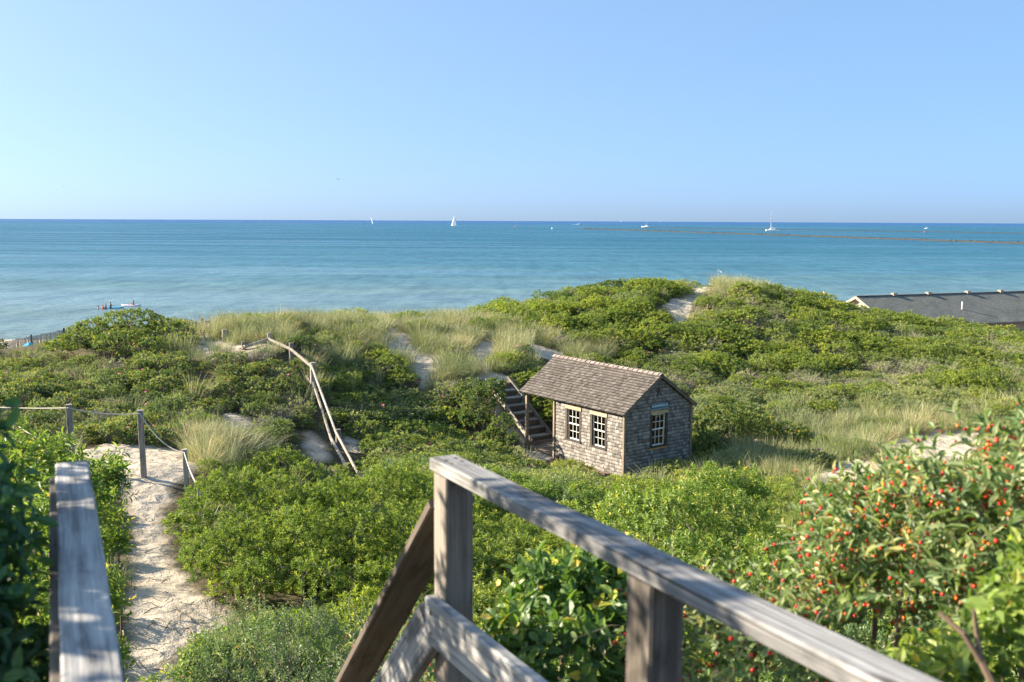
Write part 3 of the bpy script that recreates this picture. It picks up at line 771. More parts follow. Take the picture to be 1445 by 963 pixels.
def scatter(name, label, coll, P, rot, scl, idx):
    if not len(P): return
    me = np_mesh(name, P, [], [], attrs={'rot': rot, 'scl': scl})
    a = me.attributes.new('idx', 'INT', 'POINT'); a.data.foreach_set('value', np.asarray(idx, np.int32))
    o = link(name, me, None, 'stuff'); o['label'] = label
    ng = bpy.data.node_groups.new(name + '_nodes', 'GeometryNodeTree')
    ng.interface.new_socket('Geometry', in_out='INPUT', socket_type='NodeSocketGeometry')
    ng.interface.new_socket('Geometry', in_out='OUTPUT', socket_type='NodeSocketGeometry')
    nn = ng.nodes; gi = nn.new('NodeGroupInput'); go = nn.new('NodeGroupOutput')
    iop = nn.new('GeometryNodeInstanceOnPoints'); ci = nn.new('GeometryNodeCollectionInfo')
    ci.inputs['Collection'].default_value = coll
    ci.inputs['Separate Children'].default_value = True; ci.inputs['Reset Children'].default_value = True
    def na(nm, ty):
        k = nn.new('GeometryNodeInputNamedAttribute'); k.data_type = ty; k.inputs['Name'].default_value = nm; return k.outputs[0]
    e2r = nn.new('FunctionNodeEulerToRotation')
    L = ng.links.new
    L(gi.outputs[0], iop.inputs['Points']); L(ci.outputs[0], iop.inputs['Instance'])
    iop.inputs['Pick Instance'].default_value = True
    L(na('idx', 'INT'), iop.inputs['Instance Index'])
    L(na('rot', 'FLOAT_VECTOR'), e2r.inputs[0]); L(e2r.outputs[0], iop.inputs['Rotation'])
    L(na('scl', 'FLOAT_VECTOR'), iop.inputs['Scale'])
    L(iop.outputs[0], go.inputs[0])
    md = o.modifiers.new('scatter', 'NODES'); md.node_group = ng
    return o

# places kept free of the stands: cabin, stair, big roof, named shrubs (radius), deck
KEEP = []                    # (x, y, r)
def free(x, y):
    ok = np.ones(len(x), bool)
    u = (x - CA[0])*CU[0] + (y - CA[1])*CU[1]; v = (x - CA[0])*CV[0] + (y - CA[1])*CV[1]
    ok &= ~((u > -.45) & (u < 5.6) & (v > -1.15) & (v < 3.3)); ok &= ~((u > 5) & (u < 8.9) & (v > -.1) & (v < 1.9))
    for (a, b_, r_) in KEEP: ok &= (x-a)**2 + (y-b_)**2 > r_*r_
    return ok

# ------------------------------------------------------------------ the shingled cabin
CL, CLP, CW, CH, CRISE, OE, OG = 3.417, 1.692, 2.937, 2.062, 1.006, 0.17, 0.135
ZU = np.array([0, 0, 1.])
def cw(u, v, z): return CA + CU*u + CV*v + ZU*z
cabin = thing('cabin', 'small grey cedar shingled beach cabin with an open porch below the dunes', 'cabin', CA)
def wall_panel(p0, ax, nrm_, length, height, holes, th=.08, mat=WARMW, name='wall', gable=0):
    """a wall of boards, open where the windows are; p0 is the outer lower corner"""
    mb = MB()
    us = sorted({0, length, *[h[0] for h in holes], *[h[1] for h in holes]}); zs = sorted({0, height, *[h[2] for h in holes], *[h[3] for h in holes]})
    for a, b_ in zip(us[:-1], us[1:]):
        for c, d in zip(zs[:-1], zs[1:]):
            if any(h[0] <= a + 1e-6 and h[1] >= b_ - 1e-6 and h[2] <= c + 1e-6 and h[3] >= d - 1e-6 for h in holes): continue
            mb.box(p0 + ax*(a+b_)/2 + ZU*(c+d)/2 - nrm_*th/2, (b_-a)/2, th/2, (d-c)/2, ax, nrm_, ZU)
    if gable:
        q = [p0 + ZU*height, p0 + ax*length + ZU*height, p0 + ax*length/2 + ZU*(height+gable)]
        V = np.array(q + [v - nrm_*th for v in q])
        mb.add(V, [(0, 1, 2), (5, 4, 3)], [(0, 3, 4, 1), (1, 4, 5, 2), (2, 5, 3, 0)])
    return mb.build(name, mat, cabin)
g = np.random.default_rng(11)
def wall_shingles(p0, ax, nrm_, length, topf, holes, course=.112, z0=-.03, wmin=.07, wmax=.17, par=None, mat=WALLSH):
    mb = MB(); z = z0; zmax = max(topf(x) for x in np.linspace(0, length, 21))
    while z < zmax:
        x = -g.uniform(0, .1)
        while x < length:
            wd = g.uniform(wmin, wmax); a, b_ = max(x, 0), min(x + wd - .004, length); x += wd
            if b_ - a < .025: continue
            zz = z + (g.uniform(-.016, .012) if g.random() < .88 else g.uniform(-.035, .02)); zt = min(z + course*1.35, topf(a) , topf(b_))
            if zt - zz < .03: continue
            cuts = [(a, b_)]
            for (h0, h1, h2, h3) in holes:
                nc = []
                for (c, d) in cuts:
                    if zt - .03 <= h2 or zz >= h3 or d <= h0 or c >= h1: nc.append((c, d)); continue
                    if c < h0 - .02: nc.append((c, h0))
                    if d > h1 + .02: nc.append((h1, d))
                cuts = nc
            tn = float(np.clip(g.normal(.5, .25), 0, 1)); t0 = g.uniform(.02, .034); bend = g.uniform(-.007, .009); off = g.uniform(0, 50)
            for (c, d) in cuts:
                B = lambda u_, z_, n_: p0 + ax*u_ + ZU*z_ + nrm_*n_
                V = [B(c, zz, .001), B(d, zz, .001), B(d, zz, t0), B(c, zz, t0 + bend), B(c, zt, .001), B(d, zt, .001), B(d, zt, .006), B(c, zt, .006)]
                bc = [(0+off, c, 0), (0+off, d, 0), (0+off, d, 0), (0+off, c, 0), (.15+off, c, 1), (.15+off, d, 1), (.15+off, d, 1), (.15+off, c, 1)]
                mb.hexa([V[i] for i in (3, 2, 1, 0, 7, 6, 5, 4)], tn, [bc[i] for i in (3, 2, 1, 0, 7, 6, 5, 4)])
        z += course
    return mb.build('wall_shingles', mat, par or cabin, 'stuff')
HL = [(.88, 1.50, .72, 1.74), (2.14, 2.76, .72, 1.74)]
HG = [(1.19, 1.78, .79, 1.83)]
grow = lambda hs, e=.085: [(a-e, b_+e, c-.036, d+.11) for a, b_, c, d in hs]
NL = -CV; NG = -CU
wall_panel(cw(0, 0, -.05), CU, NL, CL, CH + .05, [(a, b_, c + .05, d + .05) for a, b_, c, d in HL])
wall_panel(cw(0, .082, -.05), CV, NG, CW - .164, CH + .05, [(a - .082, b_ - .082, c + .05, d + .05) for a, b_, c, d in HG], gable=CRISE*.94)
wall_panel(cw(CL, .082, -.05), CV, CU, CW - .164, CH + .05, [(.838, 1.638, .05, 1.95)], gable=CRISE*.94)
wall_panel(cw(0, CW, -.05), CU, CV, CL, CH + .05, [])
rz = lambda x, Wd=CW: CH + CRISE*(1 - abs(x/Wd*2 - 1)) - .03
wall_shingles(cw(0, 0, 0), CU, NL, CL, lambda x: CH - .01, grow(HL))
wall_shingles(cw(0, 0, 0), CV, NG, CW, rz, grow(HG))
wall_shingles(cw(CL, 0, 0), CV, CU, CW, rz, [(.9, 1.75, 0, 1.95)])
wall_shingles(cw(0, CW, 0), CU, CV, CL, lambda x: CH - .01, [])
for (u, v, sx_, sy_) in [(0, 0, -1, -1), (CL, 0, 1, -1), (0, CW, -1, 1), (CL, CW, 1, 1)]:
    mb = MB()
    mb.beam(cw(u + sx_*.018, v + sy_*.018, -.12), cw(u + sx_*.018, v + sy_*.018, CH - .02), .085, .085, CU, bev=.006)
    mb.build('corner_board', CORNERW, cabin)
MB().box(cw(CL/2, CW/2, -.03), CL/2 - .09, CW/2 - .09, .03, CU, CV, ZU).build('floor', WARMW, cabin)
def window(p0, ax, nn, h):
    """header, casing, two sashes of six panes; p0 outer wall corner"""
    a, b_, c, d = h; P = lambda u_, z_, n_: p0 + ax*u_ + ZU*z_ + nn*n_
    wo = MB().beam(P(a - .05, c - .05, -.005), P(a - .05, d + .002, -.005), .10, .07, nn).build('window', DARKW, cabin)
    MB().beam(P(b_ + .045, c - .05, -.005), P(b_ + .045, d + .002, -.005), .09, .07, nn).build('casing', DARKW, wo)
    MB().beam(P(a - .10, d + .06, .012), P(b_ + .10, d + .06, .012), .07, .115, ZU, bev=.004).build('header', HEADW, wo)
    MB().beam(P(a - .09, c - .017, .005), P(b_ + .09, c - .017, .005), .13, .04, ZU, bev=.004).build('sill', DARKW, wo)
    mid = (c + d) / 2 + .02
    for (z0, z1, dp) in ((mid - .02, d, -.035), (c, mid + .02, -.062)):
        s = MB(); t = .036
        s.beam(P(a + t/2, z0, dp), P(a + t/2, z1, dp), t, .026, nn); s.beam(P(b_ - t/2, z0, dp), P(b_ - t/2, z1, dp), t, .026, nn)
        s.beam(P(a + t, z0 + t*.55, dp), P(b_ - t, z0 + t*.55, dp), .024, t*1.1, ZU); s.beam(P(a + t, z1 - t/2, dp), P(b_ - t, z1 - t/2, dp), .024, t, ZU)
        iw = (b_ - a - 2*t)
        for k in (1, 2): s.beam(P(a + t + iw*k/3, z0 + t, dp + .001), P(a + t + iw*k/3, z1 - t, dp + .001), .013, .018, nn)
        s.beam(P(a + t, (z0+z1)/2, dp), P(b_ - t, (z0+z1)/2, dp), .015, .014, ZU)
        s.build('sash', WHITE, wo)
        for i in range(3):
            for j in range(2):
                u0 = a + t + iw*i/3; u1 = a + t + iw*(i+1)/3; y0 = z0 + t + (z1-z0-2*t)*j/2; y1 = z0 + t + (z1-z0-2*t)*(j+1)/2
                tl = g.normal(0, .004, 4)
                V = [P(u0, y0, dp-.003+tl[0]*.3), P(u1, y0, dp-.003+tl[1]*.3), P(u1, y1, dp-.003+tl[2]*.3), P(u0, y1, dp-.003+tl[3]*.3)]
                if np.cross(ax, ZU) @ nn < 0: V = V[::-1]
                pm = MB(); pm.add(V, None, [(0, 1, 2, 3)]); pm.build('pane', GLASS, wo)
    return wo
for h in HL[::-1]: window(cw(0, 0, 0), CU, NL, h)
window(cw(0, 0, 0), CV, NG, HG[0])
# unseen porch door; its glazed opening is added to let sun inside
dr = MB().box(cw(CL - .03, 1.32, .32), .395, .02, .31, CV, CU, ZU).build('door', TRIMW, cabin)
for v0, v1, z0, z1 in ((.925, 1.03, .63, 1.88), (1.61, 1.715, .63, 1.88), (1.03, 1.61, .63, .72), (1.03, 1.61, 1.76, 1.88)):
    MB().box(cw(CL - .03, (v0+v1)/2, (z0+z1)/2), (v1-v0)/2, .02, (z1-z0)/2, CV, CU, ZU).build('door_stile', TRIMW, dr)
pm = MB(); pm.add([cw(CL - .03, 1.03, .72), cw(CL - .03, 1.61, .72), cw(CL - .03, 1.61, 1.76), cw(CL - .03, 1.03, 1.76)][::(1 if np.cross(CV, ZU) @ CU > 0 else -1)], None, [(0, 1, 2, 3)]); pm.build('door_pane', GLASS, dr)
MB().ball(cw(CL + .01, .98, .98), .03).build('handle', ALU, dr)
# roof: sheathing, shingles course on course, ridge caps, rakes, rafter tails
SL = CRISE / (CW/2)
RU0, RU1 = -OG, CL + CLP + OG
slen = math.hypot(CW/2 + OE, (CW/2 + OE)*SL)
cosr = (CW/2 + OE) / slen; sinr = (CW/2 + OE)*SL / slen
rf = MB()
for sgn in (-1, 1):
    dn = (CV*sgn)*cosr - ZU*sinr; nn = (CV*sgn)*sinr + ZU*cosr
    c = cw((RU0+RU1)/2, CW/2, CH + CRISE + .02)
    rf.box(c + dn*slen/2 + nn*(.002 if sgn > 0 else 0), (RU1-RU0)/2 - .02, slen/2, .018, CU, dn, nn)
roof = rf.build('roof', TRIMW, cabin)
for sgn in (-1, 1):
    dn = (CV*sgn)*cosr - ZU*sinr; nn = (CV*sgn)*sinr + ZU*cosr
    top = cw(0, CW/2, CH + CRISE + .04)
    mb = MB(); ex = .118; s = slen + .03
    while s > .02:
        x = RU0 - g.uniform(0, .1)
        while x < RU1:
            wd = g.uniform(.06, .16); a, b_ = max(x, RU0), min(x + wd - .007, RU1); x += wd
            if b_ - a < .02: continue
            s1 = s + g.uniform(-.01, .01); s0 = max(s - ex*1.4, 0.0); t1 = g.uniform(.02, .036); tn = float(np.clip(g.normal(.5, .23), 0, 1)); off = g.uniform(0, 50)
            if g.random() < .02: t1 += .012; s1 += .02
            B = lambda u_, s_, n_: top + CU*u_ + dn*s_ + nn*n_
            V = [B(a, s1, .0), B(b_, s1, .0), B(b_, s0, .0), B(a, s0, .0), B(a, s1, t1), B(b_, s1, t1), B(b_, s0, .006), B(a, s0, .006)]
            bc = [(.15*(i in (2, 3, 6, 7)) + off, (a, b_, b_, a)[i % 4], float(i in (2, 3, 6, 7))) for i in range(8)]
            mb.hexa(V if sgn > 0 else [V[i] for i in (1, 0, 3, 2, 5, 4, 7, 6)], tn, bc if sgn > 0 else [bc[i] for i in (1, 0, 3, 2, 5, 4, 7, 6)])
        s -= ex
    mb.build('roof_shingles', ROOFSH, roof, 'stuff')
mb = MB(); x = RU0; top = cw(0, CW/2, CH + CRISE + .062)
k = 0
while x < RU1:
    for sgn in (-1, 1):
        dn = (CV*sgn)*cosr - ZU*sinr; nn = (CV*sgn)*sinr + ZU*cosr
        B = lambda u_, s_, n_: top + CU*u_ + dn*s_ + nn*n_
        ln = .155; l0 = .012 + .011*(k % 2)
        V = [B(x, -.004, 0), B(x+ln, -.004, 0), B(x+ln, .1, 0), B(x, .1, 0), B(x, -.004, l0 + .018), B(x+ln, -.004, l0 - .006), B(x+ln, .1, l0 - .006), B(x, .1, l0 + .018)]
        mb.hexa(V if sgn > 0 else [V[i] for i in (1, 0, 3, 2, 5, 4, 7, 6)])
    x += .118; k += 1
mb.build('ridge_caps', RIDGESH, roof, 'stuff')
for ue, us_ in ((RU0 + .016, -1), (RU1 - .016, 1)):
    for sgn in (-1, 1):
        dn = (CV*sgn)*cosr - ZU*sinr
        p = cw(ue, CW/2, CH + CRISE - .012)
        MB().beam(p + CV*sgn*.012, p + dn*(slen - .01), .026, .095, (CV*sgn)*sinr + ZU*cosr, bev=.003).build('rake_board', TRIMW, roof)
for sgn in (-1, 1):
    v = CW/2 + sgn*(CW/2 + OE - .05)
    for i in range(14):
        u = RU0 + .2 + i*(RU1 - RU0 - .4)/13
        p = cw(u, v, CH - .05 - .02)
        MB().beam(p - CV*sgn*.14 + ZU*.092, p + CV*sgn*.02 - ZU*.018 + ZU*.0, .04, .075, ZU).build('rafter_tail', TRIMW, roof)
# porch
for v in (.05, CW - .05):
    MB().beam(cw(CL + CLP - .05, v, -.25), cw(CL + CLP - .05, v, CH - .16), .10, .10, CU, bev=.006).build('porch_post', CORNERW, cabin)
    MB().beam(cw(CL + .06, v, CH - .085), cw(CL + CLP + .02, v, CH - .085), .08, .14, ZU, bev=.005).build('porch_beam', CORNERW, cabin)
MB().beam(cw(CL + CLP - .05, .1, CH - .085), cw(CL + CLP - .05, CW - .1, CH - .085), .08, .14, ZU, bev=.005).build('porch_beam', CORNERW, cabin)
for i in range(18):
    v = .08 + i*.164
    MB().beam(cw(CL + .06, v, -.03), cw(CL + CLP + .02, v, -.03), .155, .035, ZU, bev=.004).build('porch_plank', CORNERW, cabin)
MB().beam(cw(CL + CLP + .06, .0, .02), cw(CL + CLP + .06, CW, .02), .06, .17, ZU, bev=.006).build('porch_edge_board', CORNERW, cabin)
mb = MB()
for i in range(70):
    u = .03 + i*.049
    mb.beam(cw(u, -.01, -.42), cw(u, -.01, -.06), .03, .02, NL)
mb.build('skirt_slats', wood_mat('rusty_skirt_wood', (0.16, 0.075, 0.035), (0.33, 0.185, 0.10), 0.8), cabin, 'stuff')
# name board over the gable window, with pale worn lettering and an end star; carved ornament in the peak
sg = thing('name_board', 'faded teal name board with pale worn lettering above the gable window', 'sign', cw(-.05, 1.465, 2.1))
MB().beam(cw(-.045, 1.10, 2.10), cw(-.045, 1.84, 2.10), .028, .125, ZU, bev=.012).build('board', SIGNB, sg)
mb = MB()
for i, wl in enumerate([.05, .035, .06, .03, .05, .045, .05]):
    v = 1.25 + i*.066
    for k in range(2):
        mb.box(cw(-.061, v + k*wl*.4, 2.10 + (.012 if k else 0)), .007, .003, .022 - .008*k, CV, CU, ZU)
    mb.box(cw(-.061, v + wl*.25, 2.10 + (i % 3 - 1)*.014), wl*.3, .003, .006, CV, CU, ZU)
for v in (1.155, 1.785):
    mb.ball(cw(-.06, v, 2.10), .024, .024, .024, 6, 4)
mb.build('lettering', SIGNL, sg, 'stuff')
MB().beam(cw(-.05, 1.08, 2.0), cw(-.05, 1.86, 2.0), .045, .03, ZU).build('ledge', SIGNB, sg)
orn = thing('gable_ornament', 'dark wooden A-shaped ornament fixed high in the cabin gable', 'ornament', cw(-.03, 1.46, 2.5))
mb = MB()
mb.beam(cw(-.035, 1.36, 2.40), cw(-.035, 1.458, 2.68), .03, .04, CU); mb.beam(cw(-.035, 1.56, 2.40), cw(-.035, 1.462, 2.68), .03, .04, CU); mb.beam(cw(-.037, 1.40, 2.5), cw(-.037, 1.52, 2.5), .026, .05, ZU)
mb.build('frame', TRIMW, orn)
pal = thing('slatted_panel', 'small dark slatted panel leaning at the foot of the sunlit cabin wall', 'panel', cw(.7, -.3, -.2))
for i in range(5):
    MB().beam(cw(.45, -.22 - .04*i, .02 - .075*i), cw(1.05, -.22 - .04*i, .02 - .075*i), .05, .02, ZU + NL).build('slat', TRIMW, pal)
for u in (.55, .95): MB().beam(cw(u, -.2, .05), cw(u, -.42, -.36), .04, .02, NL).build('batten', TRIMW, pal)

# stair of timber boxes up the dune behind the porch
st = thing('timber_stairs', 'weathered timber steps climbing the sandy dune behind the cabin porch', 'stairs', cw(5.3, .9, 0))
NS = 8
for i in range(NS):
    u = 5.35 + i*.35; z = .10 + i*.225
    sp = MB().beam(cw(u + .17, .42, z + .11), cw(u + .17, 1.38, z + .11), .30, .04, ZU, bev=.004).build('step', STEPW, st)
    MB().beam(cw(u, .42, z), cw(u, 1.38, z), .04, .18, ZU).build('riser', TRIMW, sp)
for v in (.39, 1.41):
    MB().beam(cw(5.2, v, .08), cw(5.2 + NS*.35 + .1, v, .08 + (NS*.35 + .1)*.225/.35), .05, .19, ZU, bev=.005).build('stringer', STEPW, st)

# ------------------------------------------------------------------ railings at the head of the stair
DR = np.array([0.491, -0.871, 0.]); NI = np.array([-0.871, -0.491, 0.]); RS = np.array([-0.204, 2.897, 0.])
def rp(t, lat, z): return RS + DR*t + NI*lat + ZU*z
rail = thing('stair_railing', 'weathered grey timber railing whose near end runs past the berry bush', 'railing', rp(0, 0, 12.2))
MB().beam(rp(0, 0, 14.281), rp(3.4, 0, 14.281), .088, .038, ZU, bev=.004, seg=14, warp=.0015).build('cap_rail', RAILW, rail)
for t in (.07, 1.03, 2.5):
    MB().beam(rp(t, 0, 12.0), rp(t, 0, 14.2605), .089, .089, NI, bev=.005).build('post', POSTW, rail)
MB().beam(rp(.05, .0655, 13.83), rp(3.4, .0655, 13.83), .038, .14, ZU, bev=.005, seg=10, warp=.001).build('mid_rail', RAILW, rail)
dd = -DR*math.cos(R(47)) - ZU*math.sin(R(47)); du = -DR*math.sin(R(47)) + ZU*math.cos(R(47))
MB().beam(rp(.02, -.02, 14.165), rp(.02, -.02, 14.165) + dd*3.4, .15, .028, du, bev=.004, seg=8, warp=.001).build('stair_hand_rail', SHADEDW, rail)
MB().beam(rp(.052, .066, 13.81), rp(.052, .066, 13.81) + dd*3.3, .038, .14, du, bev=.005, seg=6, warp=.001).build('stair_mid_rail', RAILW, rail)
MB().beam(rp(-2.3, -.03, 10.6), rp(-2.3, -.03, 12.05), .089, .089, NI, bev=.005).build('post', POSTW, rail)
for t in (.05, .09, 1.01, 1.05, 1.75):
    for la in (-.018, .02):
        p = rp(t + la*.3, la, 14.2995)
        MB().tube([p, p + ZU*.0022], .0055, 8).build('screw', BARK, rail)
for t in (.035, .09):
    for zz in (13.80, 13.86):
        p = rp(t, .084, zz); MB().tube([p, p + NI*.0025], .0055, 8).build('screw', BARK, rail)
DL = nrm(np.array([.42, -.908, 0])); NLft = np.array([-.908, -.42, 0]); LS = np.array([-1.266, 2.803, 0])
def lp(t, lat, z): return LS + DL*t + NLft*lat + ZU*z
lrail = thing('stair_railing', 'dappled bluish grey timber railing ending above the sandy path', 'railing', lp(0, 0, 12.2))
MB().beam(lp(0, 0, 14.281), lp(3.2, 0, 14.281), .088, .038, ZU, bev=.004, seg=14, warp=.0015).build('cap_rail', RAILW, lrail)
MB().beam(lp(.04, .046, 14.17), lp(3.2, .046, 14.17), .03, .2, ZU, bev=.004).build('side_board', POSTW, lrail)
for t in (.07, 1.4, 2.7):
    MB().beam(lp(t, -.012, 12.0), lp(t, -.012, 14.2605), .06, .06, NLft, bev=.005).build('post', POSTW, lrail)

# ------------------------------------------------------------------ rope fence beside the path
rfence = thing('rope_fence', 'pale square posts strung with rope along the sandy path', 'fence', on_ground(200, 21))
rposts = []
for (px, py, Y, wd) in [(16, 588, 22, .09), (97, 571, 20.5, .12), (197.5, 579, 20.6, .125), (260.5, 634, 20.2, .105), (281, 682, 18.5, .10)]:
    t_ = atY(px, py, Y); gz = float(hgt(t_[0], t_[1]))
    MB().beam(np.array([t_[0] + .03, t_[1], gz - .3]), t_, wd, wd, (0.35, -1, 0), bev=.008).build('post', FENCEW, rfence)
    rposts.append(t_)
def sag(a, b_, s, n=9):
    t = np.linspace(0, 1, n)[:, None]
    p = a + (b_ - a)*t; p[:, 2] -= (4*t*(1-t))[:, 0]*s
    return p
far0 = atY(-60, 566, 21.5)
for a, b_, s in [(far0, rposts[1], .04), (rposts[1], rposts[2], .06), (rposts[2], rposts[3], .18), (rposts[3], rposts[4], .1), (rposts[0], atY(64, 618, 21), .05)]:
    o = np.array([0.02, -.075, -.06])
    MB().tube(sag(a + o, b_ + o, s), .014, 5).build('rope', ROPE, rfence)

# ------------------------------------------------------------------ split rail fence over the dune
sf = thing('rail_fence', 'weathered split rail fence bending over the dune and down the slope', 'fence', on_ground(440, 33))
FP = [(316.5, 465, 37.5, .17), (343, 482, 36, .13), (380, 470, 36.6, .15), (411, 484, 35, .15), (441.5, 512, 33, .18), (477, 606, 29, .15)]
for (px, py, Y, wd) in FP:
    t_ = atY(px, py, Y); gz = min(float(hgt(t_[0], t_[1])), t_[2] - .5)
    MB().beam(np.array([t_[0], t_[1], gz - .3]), t_, wd, wd*.85, (0.4, -1, 0), bev=.02, seg=4, warp=.008).build('post', FENCEW, sf)
def frail(a, b_, wd=.06, hh=.105):
    MB().beam(atY(*a), atY(*b_), wd, hh, ZU, bev=.015, seg=3, warp=.006).build('rail', FENCEW, sf)
frail((321, 493, 36.6), (346, 489, 35.9)); frail((342, 491, 35.9), (382, 478, 36.5)); frail((378, 478.5, 36.5), (413, 494, 34.9)); frail((409, 492, 35), (442, 519, 32.9))
frail((440, 517, 32.9), (475, 613, 28.9), .06, .08); frail((473, 608, 29), (516, 689, 25.8), .06, .08)
frail((442, 541, 32.9), (470, 628, 28.8), .07, .085); frail((467, 619, 28.9), (507, 692, 25.9), .07, .085)
frail((432, 531, 33.4), (443, 546, 32.8), .06, .08)

# fence at the head of the beach path, only its tops show over the crest
bf = thing('path_fence', 'short timber posts and boards where the path tops the crest', 'fence', on_ground(285, 41))
for (px, py, Y, wd) in [(213.7, 438, 42, .17), (230, 447, 42, .14), (285, 449, 41, .13), (292, 453, 41, .2)]:
    t_ = atY(px, py, Y)
    MB().beam(t_ - ZU*1.6, t_, wd, wd*.8, (.3, -1, 0), bev=.015).build('post', FENCEW, bf)
MB().beam(atY(213.7, 441, 42) - np.array([0, .1, 0]), atY(230, 451, 42) - np.array([0, .1, 0]), .04, .1, ZU).build('rail', ROPE, bf)
MB().beam(atY(294, 459, 40.8), atY(310, 470, 40), .06, .12, ZU).build('rail', FENCEW, bf)
for (px, py) in [(274, 455), (277, 453), (281, 456), (288, 457)]:
    MB().beam(atY(px, py, 41.5) - ZU*1.2, atY(px + .7, py, 41.5), .05, .03, (0, -1, 0)).build('slat', FENCEW, bf)

# slatted sand fence on the beach
sdf = thing('sand_fence', 'dark slatted sand fence running along the beach below the dune', 'fence', (-36, 74, 4))
mb = MB(); tops = []
for i in range(66):
    f = i / 65
    px = 8 + 100*f; py = 482 - 20*f + g.uniform(-.8, .8) ; Y = 76 - 3*f
    t_ = atY(px, py, Y); tops.append(t_)
    mb.beam(t_ - ZU*1.25 + np.array([g.normal(0, .03), 0, 0]), t_, .055, .016, (0, -1, 0))
mb.build('slats', STEPW, sdf, 'stuff')
for k in (.3, .9):
    MB().tube(np.array(tops) - ZU*k + np.array([0, -.02, 0]), .012, 4).build('wire', TRIMW, sdf)
for px in (44, 90):
    f = (px - 8)/100
    MB().beam(atY(px, 482 - 20*f, 76 - 3*f) - ZU*1.5, atY(px, 479.5 - 20*f, 75.9 - 3*f), .1, .1, (0, -1, 0)).build('post', TRIMW, sdf)
tq = atY(39.5, 488, 73.5)
tarp = MB()
tarp.loft([[tq + np.array([x*.26, y*.5, z]) for x, y, z in ((-1.2, -1, -.35), (1.2, -1, -.35), (1.2, 1, -.35), (-1.2, 1, -.35))], [tq + np.array([x*.26, y*.5, z]) for x, y, z in ((-.9, -.7, .0), (.9, -.7, .1), (.9, .7, .14), (-.9, .7, .05))], [tq + np.array([x*.26, y*.5, .2]) for x, y in ((-.3, -.3), (.4, -.3), (.4, .3), (-.3, .3))]])
o = tarp.build('beach_tarp', BLUEB, None); tag(o, 'small bright blue tarp glimpsed low behind the slatted sand fence', 'tarp')

# ------------------------------------------------------------------ beach pavilion: only the big roof shows
R0 = atY(1213.5, 418, 100.0); R1 = atY(1445, 411, 108.0); R1[2] = R0[2]
pa = nrm(R1 - R0); pl = np.array([pa[1], -pa[0], 0.])      # pl points towards the camera side
PLEN, PHW, PDR = 52.0, 5.4, 2.55
m, nt, b = new_mat('dark_roof_shingle')
pos = attr(nt, 'bc', 1)
bk = N(nt, 'TexBrick'); bk.inputs['Scale'].default_value = 1.0; bk.inputs['Brick Width'].default_value = .35; bk.inputs['Row Height'].default_value = .17; bk.inputs['Mortar Size'].default_value = .012
bk.inputs['Color1'].default_value = (.14, .148, .135, 1); bk.inputs['Color2'].default_value = (.19, .195, .178, 1); bk.inputs['Mortar'].default_value = (.08, .082, .078, 1)
nt.links.new(pos, bk.inputs['Vector'])
nt.links.new(mixc(nt, 1.0, bk.outputs['Color'], ramp(nt, noise(nt, pos, .6, 4.0), [(.3, (.85, .85, .85)), (.7, (1.15, 1.15, 1.12))]), 'MULTIPLY'), b.inputs['Base Color'])
b.inputs['Roughness'].default_value = .85
b.inputs['Specular IOR Level'].default_value = .15
PROOF = m
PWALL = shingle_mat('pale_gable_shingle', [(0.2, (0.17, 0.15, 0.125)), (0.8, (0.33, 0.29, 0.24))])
pav = thing('beach_pavilion', 'long low beach building with a dark shingled roof behind the green hill', 'building', R0 - ZU*(R0[2] - 2.4))
def pp(a, l, z): return R0 + pa*a + pl*l + ZU*z
mb = MB()
for sg_ in (1, -1):
    V = []; bc = []
    ns = 1
    for (a, s) in ((-.5, 0), (PLEN, 0), (PLEN, 1), (-.5, 1)):
        V.append(pp(a, sg_*s*PHW, -s*PDR)); bc.append((a, s*math.hypot(PHW, PDR), 0))
    V2 = [v - ZU*.14 for v in V]
    mb.add(V + V2, None, [(0, 1, 2, 3), (7, 6, 5, 4), (0, 4, 5, 1), (1, 5, 6, 2), (2, 6, 7, 3), (3, 7, 4, 0)], bc + bc)
proof = mb.build('roof', PROOF, pav)
MB().beam(pp(-.5, 0, .02), pp(PLEN, 0, .02), .32, .05, ZU).build('ridge_cap', PROOF, proof)
hwl = PHW - .55
mb = MB()
for a0_, a1_, l0, l1 in [(0, PLEN-.4, hwl, hwl-.2), (0, PLEN-.4, -hwl+.2, -hwl)]:
    mb.box(pp((a0_+a1_)/2, (l0+l1)/2, -PDR - 1.25), (a1_-a0_)/2, .1, 1.35, pa, pl, ZU)
mb.build('wall', PWALL, pav)
for a in (0.0, PLEN - .4):
    q = [pp(a, hwl, -PDR - 2.6), pp(a, -hwl, -PDR - 2.6), pp(a, -hwl, -PDR*.93), pp(a, 0, -.16), pp(a, hwl, -PDR*.93)]
    mm = MB(); mm.add(np.array(q + [v + pa*.15 for v in q]), [(0, 1, 2), (0, 2, 3), (0, 3, 4), (7, 6, 5), (8, 7, 5), (9, 8, 5)], [(0, 5, 6, 1), (1, 6, 7, 2), (2, 7, 8, 3), (3, 8, 9, 4), (4, 9, 5, 0)])
    mm.build('gable_wall', PWALL, pav)
RAKEP = flat_mat('pale_rake_trim', (.30, .27, .22), .7, .2, .1)
for sg_ in (1, -1):
    MB().beam(pp(-.53, 0, -.12), pp(-.53, sg_*PHW, -PDR - .12), .05, .26, ZU).build('rake_board', RAKEP, proof)
MB().beam(pp(-.4, PHW - .02, -PDR - .17), pp(PLEN, PHW - .02, -PDR - .17), .05, .16, ZU).build('fascia', TRIMW, proof)
